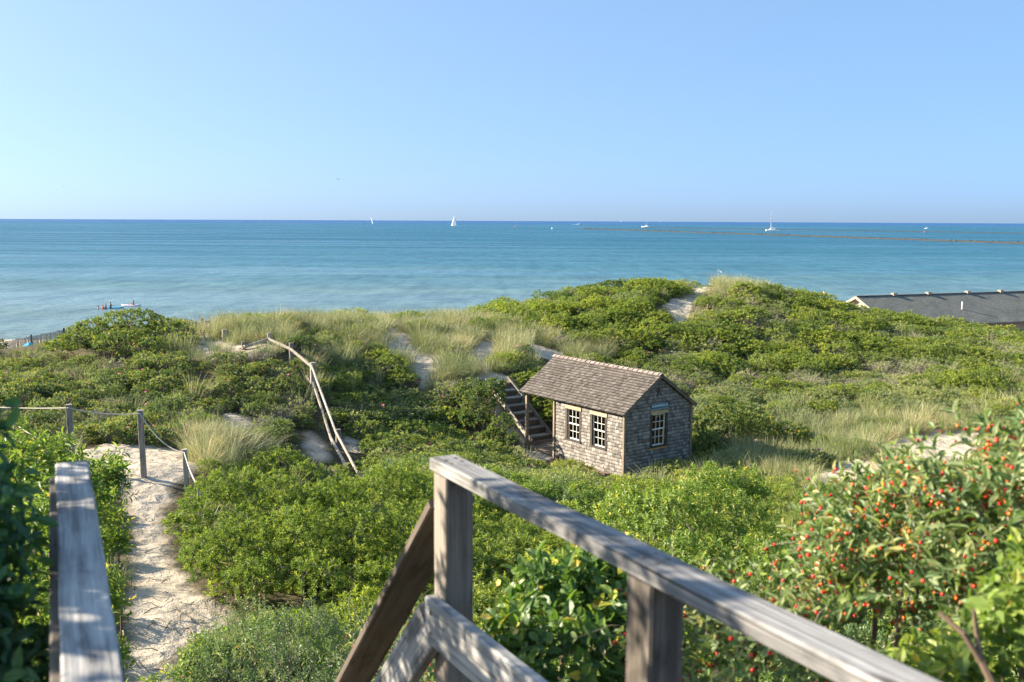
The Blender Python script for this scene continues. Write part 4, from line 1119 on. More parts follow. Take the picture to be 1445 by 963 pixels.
for a in (4.2, 8.7, 14.0, 18.6, 23.4, 28.0):
    mb = MB(); mb.beam(pp(a - .26, .12, .17), pp(a + .26, .12, .17), .5, .06, ZU, bev=.01)
    mb.box(pp(a, .12, .08), .2, .2, .14, pa, pl, ZU)
    mb.build('roof_vent', RAKEP, proof)
MB().tube([pp(10.5, 2.9, -1.45), pp(10.5, 2.9, -.62)], .07, 8).build('vent_pipe', ALU, proof)

# ------------------------------------------------------------------ stone jetties
def jetty(label, a, b_, h, wdt, n, seed):
    gg = np.random.default_rng(seed)
    o = thing('jetty', label, 'jetty', (a + b_)/2)
    V0, F0 = ico()
    t = gg.random(n); lat = np.clip(gg.normal(0, .5, n), -1, 1)
    d = nrm(b_ - a); s = np.array([d[1], -d[0], 0])
    P = a + (b_ - a)*t[:, None] + s*(lat*wdt)[:, None]
    P[:, 2] += h*(1 - np.abs(lat))*gg.uniform(.35, 1, n) - .3
    r = gg.uniform(.5, 1.2, n) * h * .36
    sc3 = gg.uniform(.6, 1.3, (n, 1, 3))
    V = P[:, None] + V0[None]*r[:, None, None]*sc3 * (1 + gg.normal(0, .12, (n, 12, 1)))
    F = (np.arange(n)[:, None, None]*12 + F0[None]).reshape(-1, 3)
    me = np_mesh('rocks', V.reshape(-1, 3) - np.array(o.location), [F], ROCK, attrs={'tint': np.repeat(gg.random(n), 12)})
    link('rocks', me, o, 'stuff')
    mb = MB(); mb.beam(a + ZU*.1, b_ + ZU*.1, wdt*1.2, h*1.0, ZU)
    mb.build('core', ROCK, o)
ja, jb = sea_at(821, 323.2), sea_at(1445, 344.5)
jetty('near stone jetty, a long brown line of boulders reaching in from the shore', ja, jb + (jb - ja)*.35, 1.75, 4.5, 3000, 1)
ja2, jb2 = sea_at(900, 321.6), sea_at(1445, 329.6)
jetty('far stone jetty, the thinner line of boulders beyond the anchored catamaran', ja2, jb2 + (jb2 - ja2)*.3, 1.3, 4.5, 2600, 2)

# ------------------------------------------------------------------ boats
def hull(mb, L, B, D, frb=1.0, tint=.6):
    """lofted hull along local x, bow at +x"""
    rings = []
    for f in np.linspace(0, 1, 9):
        x = (f - .5)*L; w_ = B/2*(1 - max(f - .45, 0)**2/.31) * (.82 + .18*min(f*4, 1)); w_ = max(w_, .03)
        sh = frb*(1 + .25*f*f)
        rings.append([(x - (.3*(1-f) if f < .2 else 0), s*w_*k, z) for s, k, z in ((-1, .25, -D), (-1, .85, -.1), (-1, 1, sh), (1, 1, sh), (1, .85, -.1), (1, .25, -D))])
    return mb.loft(rings, tint)
def xform(mb, loc, head, heel=0.0):
    c, s = math.cos(head), math.sin(head); ch, sh = math.cos(heel), math.sin(heel)
    Rz = np.array([[c, -s, 0], [s, c, 0], [0, 0, 1]]); Rx = np.array([[1, 0, 0], [0, ch, -sh], [0, sh, ch]])
    mb.V = [v @ (Rz @ Rx).T + np.asarray(loc) for v in mb.V]
    return mb
def sailboat(label, loc, L, mast, head, heel, main=True, jib=True, mx=.05):
    o = thing('sailboat', label, 'sailboat', loc)
    def part(nm, mb, mat, sm=False): return xform(mb, loc, head, heel).build(nm, mat, o, smooth=sm)
    part('hull', hull(MB(), L, L*.29, .5, 1.0), BOATW, True)
    mb = MB(); mb.loft([[(x*L, y*L*.09, z) for x, y, z in ((-.22, -1, .98), (.2, -.7, 1.1), (.2, .7, 1.1), (-.22, 1, .98))], [(x*L, y*L*.08, z) for x, y, z in ((-.2, -1, 1.7), (.12, -.6, 1.6), (.12, .6, 1.6), (-.2, 1, 1.7))]]); part('coach_roof', mb, BOATW)
    part('mast', MB().tube([(mx*L, 0, .9), (mx*L, 0, mast)], [.11, .07], 6), ALU)
    def sail(nm, tack, head_, clew, belly):
        n = 7; V = []
        for i in range(n):
            f = i/(n-1); a = np.array(tack)*(1-f) + np.array(head_)*f; b2 = np.array(clew)*(1-f) + np.array(head_)*f
            for j in range(5):
                k = j/4; V.append(a*(1-k) + b2*k + np.array([-.06*L*math.sin(f*math.pi)*k*(1 if nm == 'mainsail' else 0), belly*math.sin(k*math.pi)*(1-f)**.6, 0]))
        V = np.array(V); V = np.concatenate([V, V + np.array([0, .03, 0])]); m_ = n*5
        q = [(i*5+j, i*5+j+1, (i+1)*5+j+1, (i+1)*5+j) for i in range(n-1) for j in range(4)]
        q += [(a+m_, d+m_, c+m_, b3+m_) for (a, b3, c, d) in q]
        s_ = MB(); s_.add(V, None, q, None, .6); part(nm, s_, SAIL, True)
    if main:
        sail('mainsail', (mx*L - .15, 0, 2.0), (mx*L - .1, 0, mast - .3), (-.42*L, .7, 2.2), .7)
        part('boom', MB().tube([(mx*L, 0, 1.9), (-.43*L, .7, 2.1)], .08, 5), ALU)
    if jib: sail('jib', (.48*L, 0, 1.4), (mx*L + .2, 0, mast*.9), (.0*L, 1.0, 1.7), .6)
    return o
sailboat('white sloop under full sail standing tallest of the boats left of the jetty', sea_at(641, 318.8), 13.5, 23.0, R(172), R(4))
sailboat('distant white sailing boat leaning over, near the pair of birds', sea_at(526, 315.6), 9.5, 22.0, R(110), R(-18), True, False)
o = thing('catamaran', 'white catamaran with one tall mast and furled sail by the jetty', 'catamaran', sea_at(1088, 326.4))
L0 = np.array(o.location)
for s in (-1, 1): xform(hull(MB(), 15.5, 1.9, .5, 1.7), L0 + np.array([.8*s, 3.2*s, 0]), R(184)).build('hull', BOATW, o, smooth=True)
mb = MB(); mb.loft([[(x, y*3, 1.4) for x, y in ((-5, -1), (3, -1), (3, 1), (-5, 1))], [(x, y*2.6, 2.9) for x, y in ((-4.6, -1), (1.5, -1), (1.5, 1), (-4.6, 1))], [(x, y*2.3, 3.4) for x, y in ((-4.2, -1), (.6, -1), (.6, 1), (-4.2, 1))]]); xform(mb, L0, R(184)).build('saloon', BOATW, o)
mb = MB(); mb.box((-6, 0, 1.2), 1.6, 2.8, .35); mb.beam((-4.6, 2, 3.6), (-7, 2, 3.6), .1, .1); mb.box((-5.7, 0, 3.6), 1.3, 2.2, .06); xform(mb, L0, R(184)).build('deck', BOATW, o)
xform(MB().tube([(.6, 0, 3.2), (.3, 0, 27.0)], [.22, .14], 8), L0, R(184)).build('mast', ALU, o)
mb = MB(); mb.loft([[(x, y, 4.4) for x, y in ((.3, -.25), (-1.6, -.3), (-1.6, .3), (.3, .25))], [(x, y, 13) for x, y in ((.3, -.2), (-.5, -.15), (-.5, .15), (.3, .2))], [(x, y, 25.5) for x, y in ((.2, -.1), (-.1, -.08), (-.1, .08), (.2, .1))]]); xform(mb, L0, R(184)).build('furled_sail', SAIL, o)
xform(MB().tube([(.5, 0, 4.2), (-6.5, 0, 4.5)], [.2, .2], 6), L0, R(184)).build('boom', ALU, o)
o = thing('dinghy', 'tiny pale dinghy tied just astern of the white catamaran', 'dinghy', sea_at(1097.5, 326.0))
xform(hull(MB(), 4.2, 1.8, .25, .6), np.array(o.location), R(180)).build('hull', BOATW, o, smooth=True)
def motorboat(label, px, py, L, head, tall=1.0, mast=0):
    o = thing('motorboat', label, 'motorboat', sea_at(px, py)); l0 = np.array(o.location)
    xform(hull(MB(), L, L*.32, .4, .9 + .03*L), l0, head).build('hull', BOATW, o, smooth=True)
    mb = MB(); h0 = .9 + .03*L
    mb.loft([[(x*L, y*L*.11, h0) for x, y in ((-.25, -1), (.18, -.8), (.18, .8), (-.25, 1))], [(x*L, y*L*.1, h0 + 1.5*tall) for x, y in ((-.2, -1), (.02, -.8), (.02, .8), (-.2, 1))]])
    xform(mb, l0, head).build('cabin_top', BOATW, o)
    if mast: xform(MB().tube([(-.1*L, 0, h0 + 1.4*tall), (-.1*L, 0, mast)], [.14, .06], 6), l0, head).build('mast', ALU, o)
    return o
motorboat('small white motorboat speeding along with a foam wake', 818, 316.6, 11, R(8), 1.2)
wk = MB(); c = sea_at(813.5, 316.9); wk.loft([[c + np.array([x, y, z]) for y, z in ((-1.3*k, 0.02), (-.5*k, .3*k + .05), (.5*k, .3*k + .05), (1.3*k, .02))] for x, k in ((-14, .3), (-6, .7), (2, 1.2), (8, 1.0))])
o = wk.build('foam', SAIL, None, 'stuff'); o['label'] = 'white foam wake behind the speeding motorboat'
motorboat('pale vessel with a thin mast lying at the tip of the far jetty', 911, 320.9, 17, R(170), 1.8, 12)
motorboat('little white motorboat out beyond the far jetty', 1308, 323.0, 8, R(176), .8)
sailboat('faint white sail on the horizon above the near jetty tip', sea_at(876.5, 312.9), 12, 20, R(175), R(2), True, False)
sailboat('faint white sail on the horizon just past the masted vessel', sea_at(931, 313.2), 12, 20, R(175), R(2), True, True)
def buoy(label, px, py, mat, h):
    o = thing('buoy', label, 'buoy', sea_at(px, py)); l0 = np.array(o.location)
    MB().tube([l0 - ZU*.4, l0 + ZU*.5, l0 + ZU*.7], [h*.42, h*.42, h*.3], 8).build('float', mat, o)
    MB().loft([[l0 + np.array([math.cos(a)*r, math.sin(a)*r, z]) for a in np.arange(6)*math.pi/3] for r, z in ((h*.25, .6), (h*.12, h*.85), (h*.16, h*.87), (h*.05, h*1.1))]).build('topmark', mat, o)
buoy('red channel buoy on the open water, furthest from the jetties', 727, 321.0, REDP, 2.8)
buoy('tiny pinkish buoy between the red one and the white one', 748, 321.0, REDP, 1.4)
buoy('small white buoy floating short of the near jetty tip', 779, 323.6, BOATW, 2.6)
buoy('red channel buoy lying below the little motorboat off the far jetty', 1304, 328.0, REDP, 1.8)

# ------------------------------------------------------------------ people and birds
def person(label, loc, face, hgt_, pose='stand', suit=SWIMD, lean=0.0, top=None, arms='down'):
    o = thing('person', label, 'person', loc); k = hgt_/1.75
    c, s = math.cos(face), math.sin(face)
    def W(x, y, z): return (k*(c*x - s*y), k*(s*x + c*y), k*z)
    if pose == 'stand':
        J = {'pel': (0, 0, .95, .13), 'bel': (.01, 0, 1.1, .125), 'che': (0.01, 0, 1.32, .15), 'nec': (.0, 0, 1.5, .06), 'hd': (.02, 0, 1.62, .095), 'top': (.02, 0, 1.70, .075)}
        for sd, nm in ((1, 'l'), (-1, 'r')):
            J.update({'hip'+nm: (0, .09*sd, .88, .09), 'kne'+nm: (.03, .11*sd, .5, .06), 'ank'+nm: (0, .12*sd, .08, .04), 'toe'+nm: (.14, .13*sd, .03, .03), 'sho'+nm: (0, .19*sd, 1.42, .06)})
            if arms == 'down': J.update({'elb'+nm: (-.02, .25*sd, 1.14, .045), 'wri'+nm: (.08, .26*sd, .9, .032), 'han'+nm: (.12, .25*sd, .82, .03)})
            else: J.update({'elb'+nm: (.12, .27*sd, 1.2, .045), 'wri'+nm: (.32, .2*sd, 1.22, .032), 'han'+nm: (.4, .18*sd, 1.23, .03)})
    else:
        J = {'pel': (-.05, 0, .13, .14), 'bel': (-.06, 0, .3, .125), 'che': (-.03, 0, .52, .15), 'nec': (.0, 0, .7, .06), 'hd': (.03, 0, .82, .095), 'top': (.03, 0, .9, .075)}
        for sd, nm in ((1, 'l'), (-1, 'r')):
            J.update({'hip'+nm: (.05, .1*sd, .12, .09), 'kne'+nm: (.42, .14*sd, .3, .06), 'ank'+nm: (.75, .12*sd, .08, .04), 'toe'+nm: (.88, .13*sd, .1, .03), 'sho'+nm: (-.02, .19*sd, .62, .06), 'elb'+nm: (.16, .28*sd, .42, .045), 'wri'+nm: (.36, .22*sd, .4, .032), 'han'+nm: (.44, .2*sd, .4, .03)})
    names = list(J); ed = [('pel', 'bel'), ('bel', 'che'), ('che', 'nec'), ('nec', 'hd'), ('hd', 'top')]
    for nm in 'lr': ed += [('pel', 'hip'+nm), ('hip'+nm, 'kne'+nm), ('kne'+nm, 'ank'+nm), ('ank'+nm, 'toe'+nm), ('che', 'sho'+nm), ('sho'+nm, 'elb'+nm), ('elb'+nm, 'wri'+nm), ('wri'+nm, 'han'+nm)]
    me = bpy.data.meshes.new('body')
    me.from_pydata([W(*J[n_][:3]) for n_ in names], [(names.index(a), names.index(b2)) for a, b2 in ed], [])
    me.materials.append(SKIN)
    b_ = link('body', me, o)
    sk = b_.modifiers.new('skin', 'SKIN'); b_.modifiers.new('smooth', 'SUBSURF').render_levels = 1
    for i, n_ in enumerate(names):
        sv = me.skin_vertices[0].data[i]; sv.radius = (J[n_][3]*k, J[n_][3]*k); sv.use_root = (n_ == 'pel')
    hd = np.array(W(*J['hd'][:3])) + np.array(loc); hx = np.array(W(-.02, 0, .03))
    MB().ball(hd + hx, .105*k, .1*k, .115*k, 10, 7).build('hair', HAIRM, b_ if False else o)
    pe = np.array(W(*J['pel'][:3])) + np.array(loc)
    rings = []
    z0, z1 = ((-.16, .1) if pose == 'stand' else (-.12, .1))
    for z, r_ in ((z0, .18), (-.02, .175), (z1, .165)):
        rings.append([pe + np.array(W(r_*.85*math.cos(a), r_*1.05*math.sin(a), z)) for a in np.arange(10)*math.pi/5])
    MB().loft(rings).build('swimsuit', suit, o)
    if top is not None:
        ch = np.array(W(*J['che'][:3])) + np.array(loc); rings = []
        for z, r_, q in ((-.28, .15, 1.1), (-.05, .17, 1.15), (.1, .15, 1.2), (.16, .08, 1.1)):
            rings.append([ch + np.array(W(r_*.9*math.cos(a), r_*q*math.sin(a), z)) for a in np.arange(10)*math.pi/5])
        MB().loft(rings).build('swim_top', top, o)
    return o
def wader(label, px, py_head, py_water, face, **kw):
    c = sea_at(px, py_water); d = np.hypot(c[0], c[1])
    vis_h = (py_water - py_head) * d / 1405
    return person(label, c - ZU*(1.72 - vis_h), face, 1.75, **kw)
wader('person up to the shoulders in the sea, furthest from the blue board', 138.7, 432.3, 436.4, R(20), suit=SWIMD)
wader('person waist deep in the sea wearing a coral top', 145.2, 430.8, 436.3, R(60), suit=SWIMR, top=SWIMR)
wader('person standing in the sea in a pale shirt beside the coral top', 149.6, 429.3, 436.2, R(160), suit=SWIMD, top=SHIRT)
wader('tallest wader, standing in the sea against the blue board', 156.2, 427.6, 436.0, R(0), suit=SWIMD, top=SWIMD, arms='out')
def board(name, label, cat, px, py, L, B, head, mat, dz):
    c = sea_at(px, py); rings = []
    for f in np.linspace(0, 1, 9):
        x = (f - .5)*L; w_ = max(B/2*math.sqrt(max(1 - (2*f - 1)**2, 0)), .02); zz = .10*(2*f - 1)**2
        rings.append([(x, -w_, .05 + zz), (x, -w_*.7, -.06 + zz), (x, w_*.7, -.06 + zz), (x, w_, .05 + zz), (x, w_*.75, dz + zz), (x, -w_*.75, dz + zz)])
    mb = xform(MB().loft(rings), c + ZU*.05, head)
    o = tag(link(name, mb.mesh(name, mat, c, True), None, None, c), label, cat)
    return o
board('paddle_board', 'bright blue paddle board floating beside the group of waders', 'paddle board', 162.5, 435.2, 2.9, .75, R(4), BLUEB, .12)
bo = board('paddle_board', 'pale pink and white board carrying one seated person', 'paddle board', 185.5, 432.3, 3.4, .85, R(-3), PINKB, .16)
person('person sitting on the pale pink board out on the water', np.array(bo.location) + np.array([.35, 0, .16]), R(180), 1.7, pose='sit', suit=SWIMD)
c = sea_at(1162.5, 419.5)
person('person wading alone past the green hill near the dark roof', c - ZU*.45, R(200), 1.75, suit=SWIMR, top=SHIRT)
def bird(name, label, P, span, mat, head, up, bank=0.0):
    o = thing(name, label, 'bird', P)
    mb = MB()
    mb.loft([[(x*span, y*r*span, z*r*span + zz*span) for y, z in ((1, 0), (.5, .87), (-.5, .87), (-1, 0), (-.5, -.87), (.5, -.87))] for x, r, zz in ((-.26, .008, .005), (-.2, .03, 0), (-.05, .055, 0), (.1, .055, 0), (.17, .035, .015), (.22, .036, .02), (.27, .012, .015), (.30, .003, .012))])
    for s in (-1, 1):
        pts = [(.1, .03, .02), (.13, .22, up*.6), (.04, .36, up*.8), (-.03, .5, up)]; ch = (.16, .14, .10, .015)
        top = []
        for (x, y, z), cc in zip(pts, ch): top.append([(x*span, s*y*span, z*span), ((x - cc)*span, s*y*span, (z - .004)*span), ((x - cc)*span, s*y*span, (z - .012)*span), (x*span, s*y*span, (z - .016)*span)])
        mb.loft(top)
    mb.loft([[(-.24*span, -.03*span, 0), (-.24*span, .03*span, 0), (-.24*span, .03*span, .01*span), (-.24*span, -.03*span, .01*span)], [(-.38*span, -.07*span, 0), (-.38*span, .07*span, 0), (-.38*span, .07*span, .006*span), (-.38*span, -.07*span, .006*span)]])
    xform(mb, np.array(P), head, bank).build('body', mat, o)
    return o
bird('gull', 'pale gull gliding low over the water above the sandy crest', atY(1015.5, 383, 190), 1.45, GULLM, R(25), .1, R(28))
bird('flying_bird', 'small dark bird in the sky above the leaning sailing boat', atY(478, 253.5, 300), 1.1, DARKB, R(160), .14)
bird('flying_bird', 'second tiny bird just ahead of the dark bird in the sky', atY(475.5, 252.5, 320), .8, DARKB, R(150), .2)
bird('flying_bird', 'lone faint bird low in the pale corner of sky', atY(90, 263, 420), 1.1, DARKB, R(20), .12)

# ------------------------------------------------------------------ shrubs one can tell apart
_leafmesh = {}
def leaf_mesh(mat, W_L, k):
    key = (mat.name, W_L, k)
    if key not in _leafmesh:
        T, F = HI
        V = T * np.array([1, W_L, 1])
        _leafmesh[key] = np_mesh('leaf', V, [F], mat, attrs={'tint': np.full(len(T), .12 + .25*k), 'bc': V})
    return _leafmesh[key]
def single_leaves(par, P, d, n, L, mat, W_L, t):
    d, s, n = leaf_frames(P, d, n)
    org = np.array(par.location)
    for i in range(len(P)):
        o = bpy.data.objects.new('leaf', leaf_mesh(mat, W_L, min(int(t[i]*4), 3)))
        M_ = Matrix(((d[i, 0]*L[i], s[i, 0]*L[i], n[i, 0]*L[i], P[i, 0]-org[0]), (d[i, 1]*L[i], s[i, 1]*L[i], n[i, 1]*L[i], P[i, 1]-org[1]), (d[i, 2]*L[i], s[i, 2]*L[i], n[i, 2]*L[i], P[i, 2]-org[2]), (0, 0, 0, 1)))
        o.matrix_basis = M_
        col.objects.link(o); o.parent = par
def shrub(name, label, cat, lumps, mat, dens, m, L, W, tpl=MID, seed=0, stems=4, twig=20, up=.6, a0=25, a1=85, stem=.05, twig_out=1.03, flowers=None, fr=.045, group=None, keep=.85, zmin=-.3, depth=.16, singles=0, berries=0, tw_r=.006, sprig=False, wl=None, far=None):
    """lumps: (px, py, Y, r, rz) seen in the photo; dens = leaf clusters per square metre of skin"""
    gg = np.random.default_rng(900 + seed)
    lw = []
    for (px, py, Y, r, rz_) in lumps:
        P = atY(px, py, Y); lw.append((P[0], P[1], P[2], r, r, rz_))
        if keep: KEEP.append((P[0], P[1], r*keep))
    lw = np.array(lw); c = lw[:, :3].mean(0); gz = float(hgt(c[0], c[1]))
    o = thing(name, label, cat, (c[0], c[1], gz), group)
    area = (2*np.pi*lw[:, 3]*lw[:, 3]*.6 + 2*np.pi*lw[:, 3]*lw[:, 5]*.7).sum()
    n = int(area*dens)
    P, ax = shell(gg, lw, n, zmin, depth, up)
    acc = Acc(); org = np.array(o.location)
    if sprig:
        # arching shoots with leaves in pairs and berries in the leaf axils
        k = len(P); npair = m; ln = gg.uniform(.16, .34, k)
        t = (np.arange(npair)[None] + gg.uniform(0, .5, (k, 1))) / npair
        droop = np.array([0, 0, -.35])
        pos = P[:, None] + ax[:, None]*(t*ln[:, None])[..., None]*1.0 + droop*((t*ln[:, None])**2)[..., None]*2 - ax[:, None]*.08
        tan = nrm(ax[:, None] + droop*(t*ln[:, None])[..., None]*4)
        ref = nrm(np.cross(tan, gg.normal(0, 1, (k, 1, 3)))); r2 = np.cross(tan, ref)
        alt = (np.arange(npair) % 2)[None, :, None]
        sd = np.where(alt == 0, ref, r2*.6 + ref*.4)
        Ps = []; ds = []; ns = []; Ls = []; ts = []
        ct = gg.random((k, 1))
        for sgn in (-1, 1):
            dd_ = nrm(sd*sgn*.85 + tan*.6 + np.array([0, 0, .12]))
            Ps.append(pos); ds.append(dd_); ns.append(tan + np.array([0, 0, .9]) + gg.normal(0, .3, pos.shape)); Ls.append(L*gg.uniform(.6, 1.2, t.shape)*(1 - .35*t)); ts.append(np.clip(.5*ct + .5*gg.random(t.shape) + .2*t, 0, 1))
        r3 = lambda a: np.concatenate([x.reshape(-1, 3) for x in a])
        LP, LD, LN = r3(Ps), r3(ds), r3(ns); LL = np.concatenate([x.ravel() for x in Ls]); LT = np.concatenate([x.ravel() for x in ts])
        LW = LL * W / L
        twigs(gg, acc, P - ax*.1, P + ax*(ln[:, None]*.93 - .08) + droop*(ln**2)[:, None]*1.7, np.full(k, .0017), 1, 3, .015)
        BP = pos.reshape(-1, 3)
    else:
        LP, LD, LN, LL, LW, LT = rosettes(gg, P, ax, m, L, W, a0, a1, stem)
        BP = P
    ok = LP[:, 1] > .5
    LP, LD, LN, LL, LW, LT = (a[ok] for a in (LP, LD, LN, LL, LW, LT))
    if singles:
        x, y, z = proj(LP); sz = LL / np.maximum(z, .3) * ((x > 0) & (x < 1445) & (y > 0) & (y < 963))
        # those facing the lens in the outer skin show largest
        big = np.argsort(-sz * (0.6 + .4*gg.random(len(sz))))[:singles]
        mk = np.zeros(len(LP), bool); mk[big] = True
        single_leaves(o, LP[mk], LD[mk], LN[mk], LL[mk], mat, round(W/L, 3), LT[mk])
        LP, LD, LN, LL, LW, LT = (a[~mk] for a in (LP, LD, LN, LL, LW, LT))
    acc.add(*leaves(LP, LD, LN, LL, LW, LT, tpl), 0)
    if twig:
        k = gg.choice(len(P), twig); j = gg.choice(len(lw), twig)
        P0 = lw[j, :3]*.5 + c*.5 + gg.normal(0, .08, (twig, 3)); P0[:, 2] = np.maximum(lw[j, 2] - lw[j, 5]*gg.uniform(.6, 1.0, twig), gz)
        P0[:, :2] += gg.normal(0, .1, (twig, 2))
        kk = np.argmin(np.linalg.norm(P[None, :, :] - lw[j, None, :3], axis=2) + gg.random((twig, len(P)))*lw[j, 3][:, None]*1.2, axis=1)
        twigs(gg, acc, P0, P0 + (P[kk] - P0)*gg.uniform(.9, twig_out, (twig, 1)), gg.uniform(.6, 1.4, twig)*tw_r, 1, 5)
    me = acc.mesh('foliage', [mat, TWIG], org)
    f = link('foliage', me, o)
    for i in range(stems):
        j = i % len(lw); b0 = np.array([c[0]*.2 + lw[j, 0]*.8 + gg.normal(0, .05), c[1]*.2 + lw[j, 1]*.8 + gg.normal(0, .05), 0]); b0[2] = float(hgt(b0[0], b0[1])) - .1
        tip = lw[j, :3] + gg.normal(0, .12, 3)*lw[j, 3]
        t = np.linspace(0, 1, 6)[:, None]; pts = b0 + (tip - b0)*t; pts[1:, :2] += gg.normal(0, .05, (5, 2))*lw[j, 3]
        MB().tube(pts, np.linspace(.022, .008, 6)*(1.2 if lw[j, 3] > .6 else .8), 6).build('stem', BARK, o)
    if berries:
        a2 = Acc(); k = gg.choice(len(BP), berries); q = BP[k] + gg.normal(0, .008, (berries, 3)); q[:, 2] -= .006
        h = berries*2//3
        balls(gg, a2, q[:h], .0058, 0); balls(gg, a2, q[h:], .0054, 1)
        link('berries', a2.mesh('berries', [REDB, ORANGEB], org, True), o, 'stuff')
    if flowers:
        cnt, fm = flowers
        k = gg.choice(len(P), cnt, replace=False)
        for i in k:
            a3 = Acc(); blooms(gg, a3, [P[i] + ax[i]*.03], [nrm(ax[i] + np.array([-.3, -.5, .3]))], fr, 0)
            link('flower', a3.mesh('flower', [fm], org), o)
    return o

shrub('bayberry_shrub', 'broad bright green shrub filling the slope right of the sandy path', 'shrub',
      [(px_, py_ + (k_ % 3 - 1)*7, Y0_, r_*.86, z_*1.1) for k_, (px_, py_, Y0_, r_, z_) in enumerate([(300, 800, 13.8, .55, .5), (266, 745, 15, .42, .42), (345, 770, 14.4, .75, .6), (420, 780, 14.2, .8, .6), (500, 770, 14.6, .8, .62), (570, 760, 15, .75, .6), (310, 715, 16.2, .7, .5), (390, 715, 16.5, .8, .55), (470, 712, 17, .8, .55), (550, 705, 17.3, .8, .5), (610, 720, 17, .8, .5), (600, 785, 14.2, .6, .5), (450, 830, 12.9, .5, .4), (360, 820, 13.1, .45, .38), (535, 825, 13, .5, .4)])],
      BAY, 86, 13, .062, .021, seed=1, stems=8, twig=60, up=.8, depth=.2)
shrub('cherry_shrub', 'tall loose shrub with brown twigs squeezed between the bluish rail and the path', 'shrub',
      [(150, 690, 9.2, .24, .32), (140, 760, 8.8, .28, .4), (140, 850, 8.2, .26, .45), (145, 930, 7.8, .24, .4), (120, 720, 8.6, .26, .4), (165, 770, 8.8, .16, .25), (160, 655, 9.6, .14, .2)],
      WILLOW, 85, 11, .075, .026, seed=2, stems=6, twig=70, up=.35, stem=.14, a0=40, a1=105, twig_out=1.12, depth=.25)
shrub('cherry_shrub', 'yellowish green shrub with bare twigs left of the bluish rail', 'shrub',
      [(60, 672, 7.8, .36, .38), (98, 676, 8.3, .28, .34), (22, 672, 7.2, .34, .42), (55, 730, 7, .42, .5), (30, 800, 6.2, .45, .55), (70, 810, 6.5, .3, .5), (40, 890, 5.6, .4, .5)],
      WILLOW, 85, 11, .07, .024, seed=3, stems=6, twig=90, up=.4, stem=.14, a0=40, a1=105, twig_out=1.1, depth=.25)
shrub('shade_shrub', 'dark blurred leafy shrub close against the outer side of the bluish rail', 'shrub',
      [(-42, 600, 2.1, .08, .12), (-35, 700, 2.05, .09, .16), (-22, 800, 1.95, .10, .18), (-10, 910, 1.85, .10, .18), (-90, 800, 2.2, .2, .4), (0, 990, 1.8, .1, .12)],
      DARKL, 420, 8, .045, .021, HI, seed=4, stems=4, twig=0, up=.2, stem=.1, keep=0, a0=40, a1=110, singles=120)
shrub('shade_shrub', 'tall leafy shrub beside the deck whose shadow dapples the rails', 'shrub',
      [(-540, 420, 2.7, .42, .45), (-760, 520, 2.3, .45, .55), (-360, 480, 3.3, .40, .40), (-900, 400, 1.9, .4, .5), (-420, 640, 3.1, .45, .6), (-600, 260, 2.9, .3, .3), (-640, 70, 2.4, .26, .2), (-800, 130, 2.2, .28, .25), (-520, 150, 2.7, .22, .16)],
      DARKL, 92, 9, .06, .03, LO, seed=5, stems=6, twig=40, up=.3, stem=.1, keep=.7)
shrub('rose_bush', 'leafy wild rose with pale hips and buds behind the railing post', 'rose bush',
      [(800, 840, 3.5, .20, .18), (765, 905, 3.35, .22, .2), (850, 810, 3.7, .18, .16), (835, 930, 3.2, .24, .22), (870, 880, 3.5, .22, .22), (790, 960, 3.1, .25, .2), (885, 950, 3.2, .24, .2), (735, 960, 3.3, .18, .16)],
      BROAD, 210, 9, .052, .031, HI, seed=6, stems=6, twig=10, up=.4, stem=.1, a0=35, a1=100, keep=.9, singles=260, flowers=(12, YELLOWP), fr=.014, depth=.26)
bb = shrub('honeysuckle_bush', 'tall arching bush dotted with red and orange berries beyond the railing', 'berry bush',
      [(1240, 780, 3.0, .20, .16), (1310, 765, 3.0, .24, .18), (1390, 735, 2.9, .22, .22), (1455, 690, 2.9, .17, .2), (1190, 800, 3.0, .16, .14), (1280, 810, 2.85, .24, .2), (1370, 800, 2.7, .26, .24), (1440, 760, 2.6, .24, .26), (1165, 770, 3.1, .10, .08), (1240, 850, 2.7, .16, .14), (1490, 740, 2.8, .22, .3)],
      HONEY, 215, 8, .063, .0205, HI, seed=7, stems=7, twig=0, up=.55, keep=.9, sprig=True, singles=290, berries=1900, zmin=-.5, depth=.3, tw_r=.005)
shrub('honeysuckle_bush', 'low berry bush showing in the gap beneath the sloping cap rail', 'berry bush',
      [(1010, 900, 2.75, .18, .14), (1080, 930, 2.6, .18, .14), (990, 960, 2.6, .18, .14), (1150, 960, 2.5, .16, .12), (1060, 880, 2.9, .14, .12)],
      HONEY, 170, 8, .046, .021, HI, seed=8, stems=4, twig=6, up=.5, keep=.9, sprig=True, berries=330, zmin=-.4, depth=.3, tw_r=.004, singles=90)
fbush = shrub('rose_bush', 'broad-leaved bush with bare forked grey branches at the foot of the berry bush', 'rose bush',
      [(1400, 945, 2.0, .12, .10), (1440, 880, 2.05, .11, .13), (1350, 965, 2.1, .12, .09), (1475, 830, 2.1, .13, .17), (1300, 950, 2.35, .13, .09), (1250, 970, 2.4, .11, .09)],
      WILLOW, 200, 7, .045, .024, HI, seed=9, stems=3, twig=0, up=.3, stem=.1, a0=40, a1=110, keep=0, singles=120)
shrub('honeysuckle_bush', 'grey green shrub with few red berries at the lower end of the sand', 'berry bush',
      [(330, 930, 9.0, .36, .3), (360, 905, 9.4, .45, .34), (430, 920, 8.8, .46, .36), (500, 925, 8.2, .42, .34), (400, 960, 8.0, .4, .3), (310, 975, 8.2, .32, .24), (560, 930, 7.8, .4, .34)],
      HONEY, 85, 7, .048, .015, MID, seed=10, stems=6, twig=40, up=.8, sprig=True, berries=70, zmin=-.2, keep=.8)
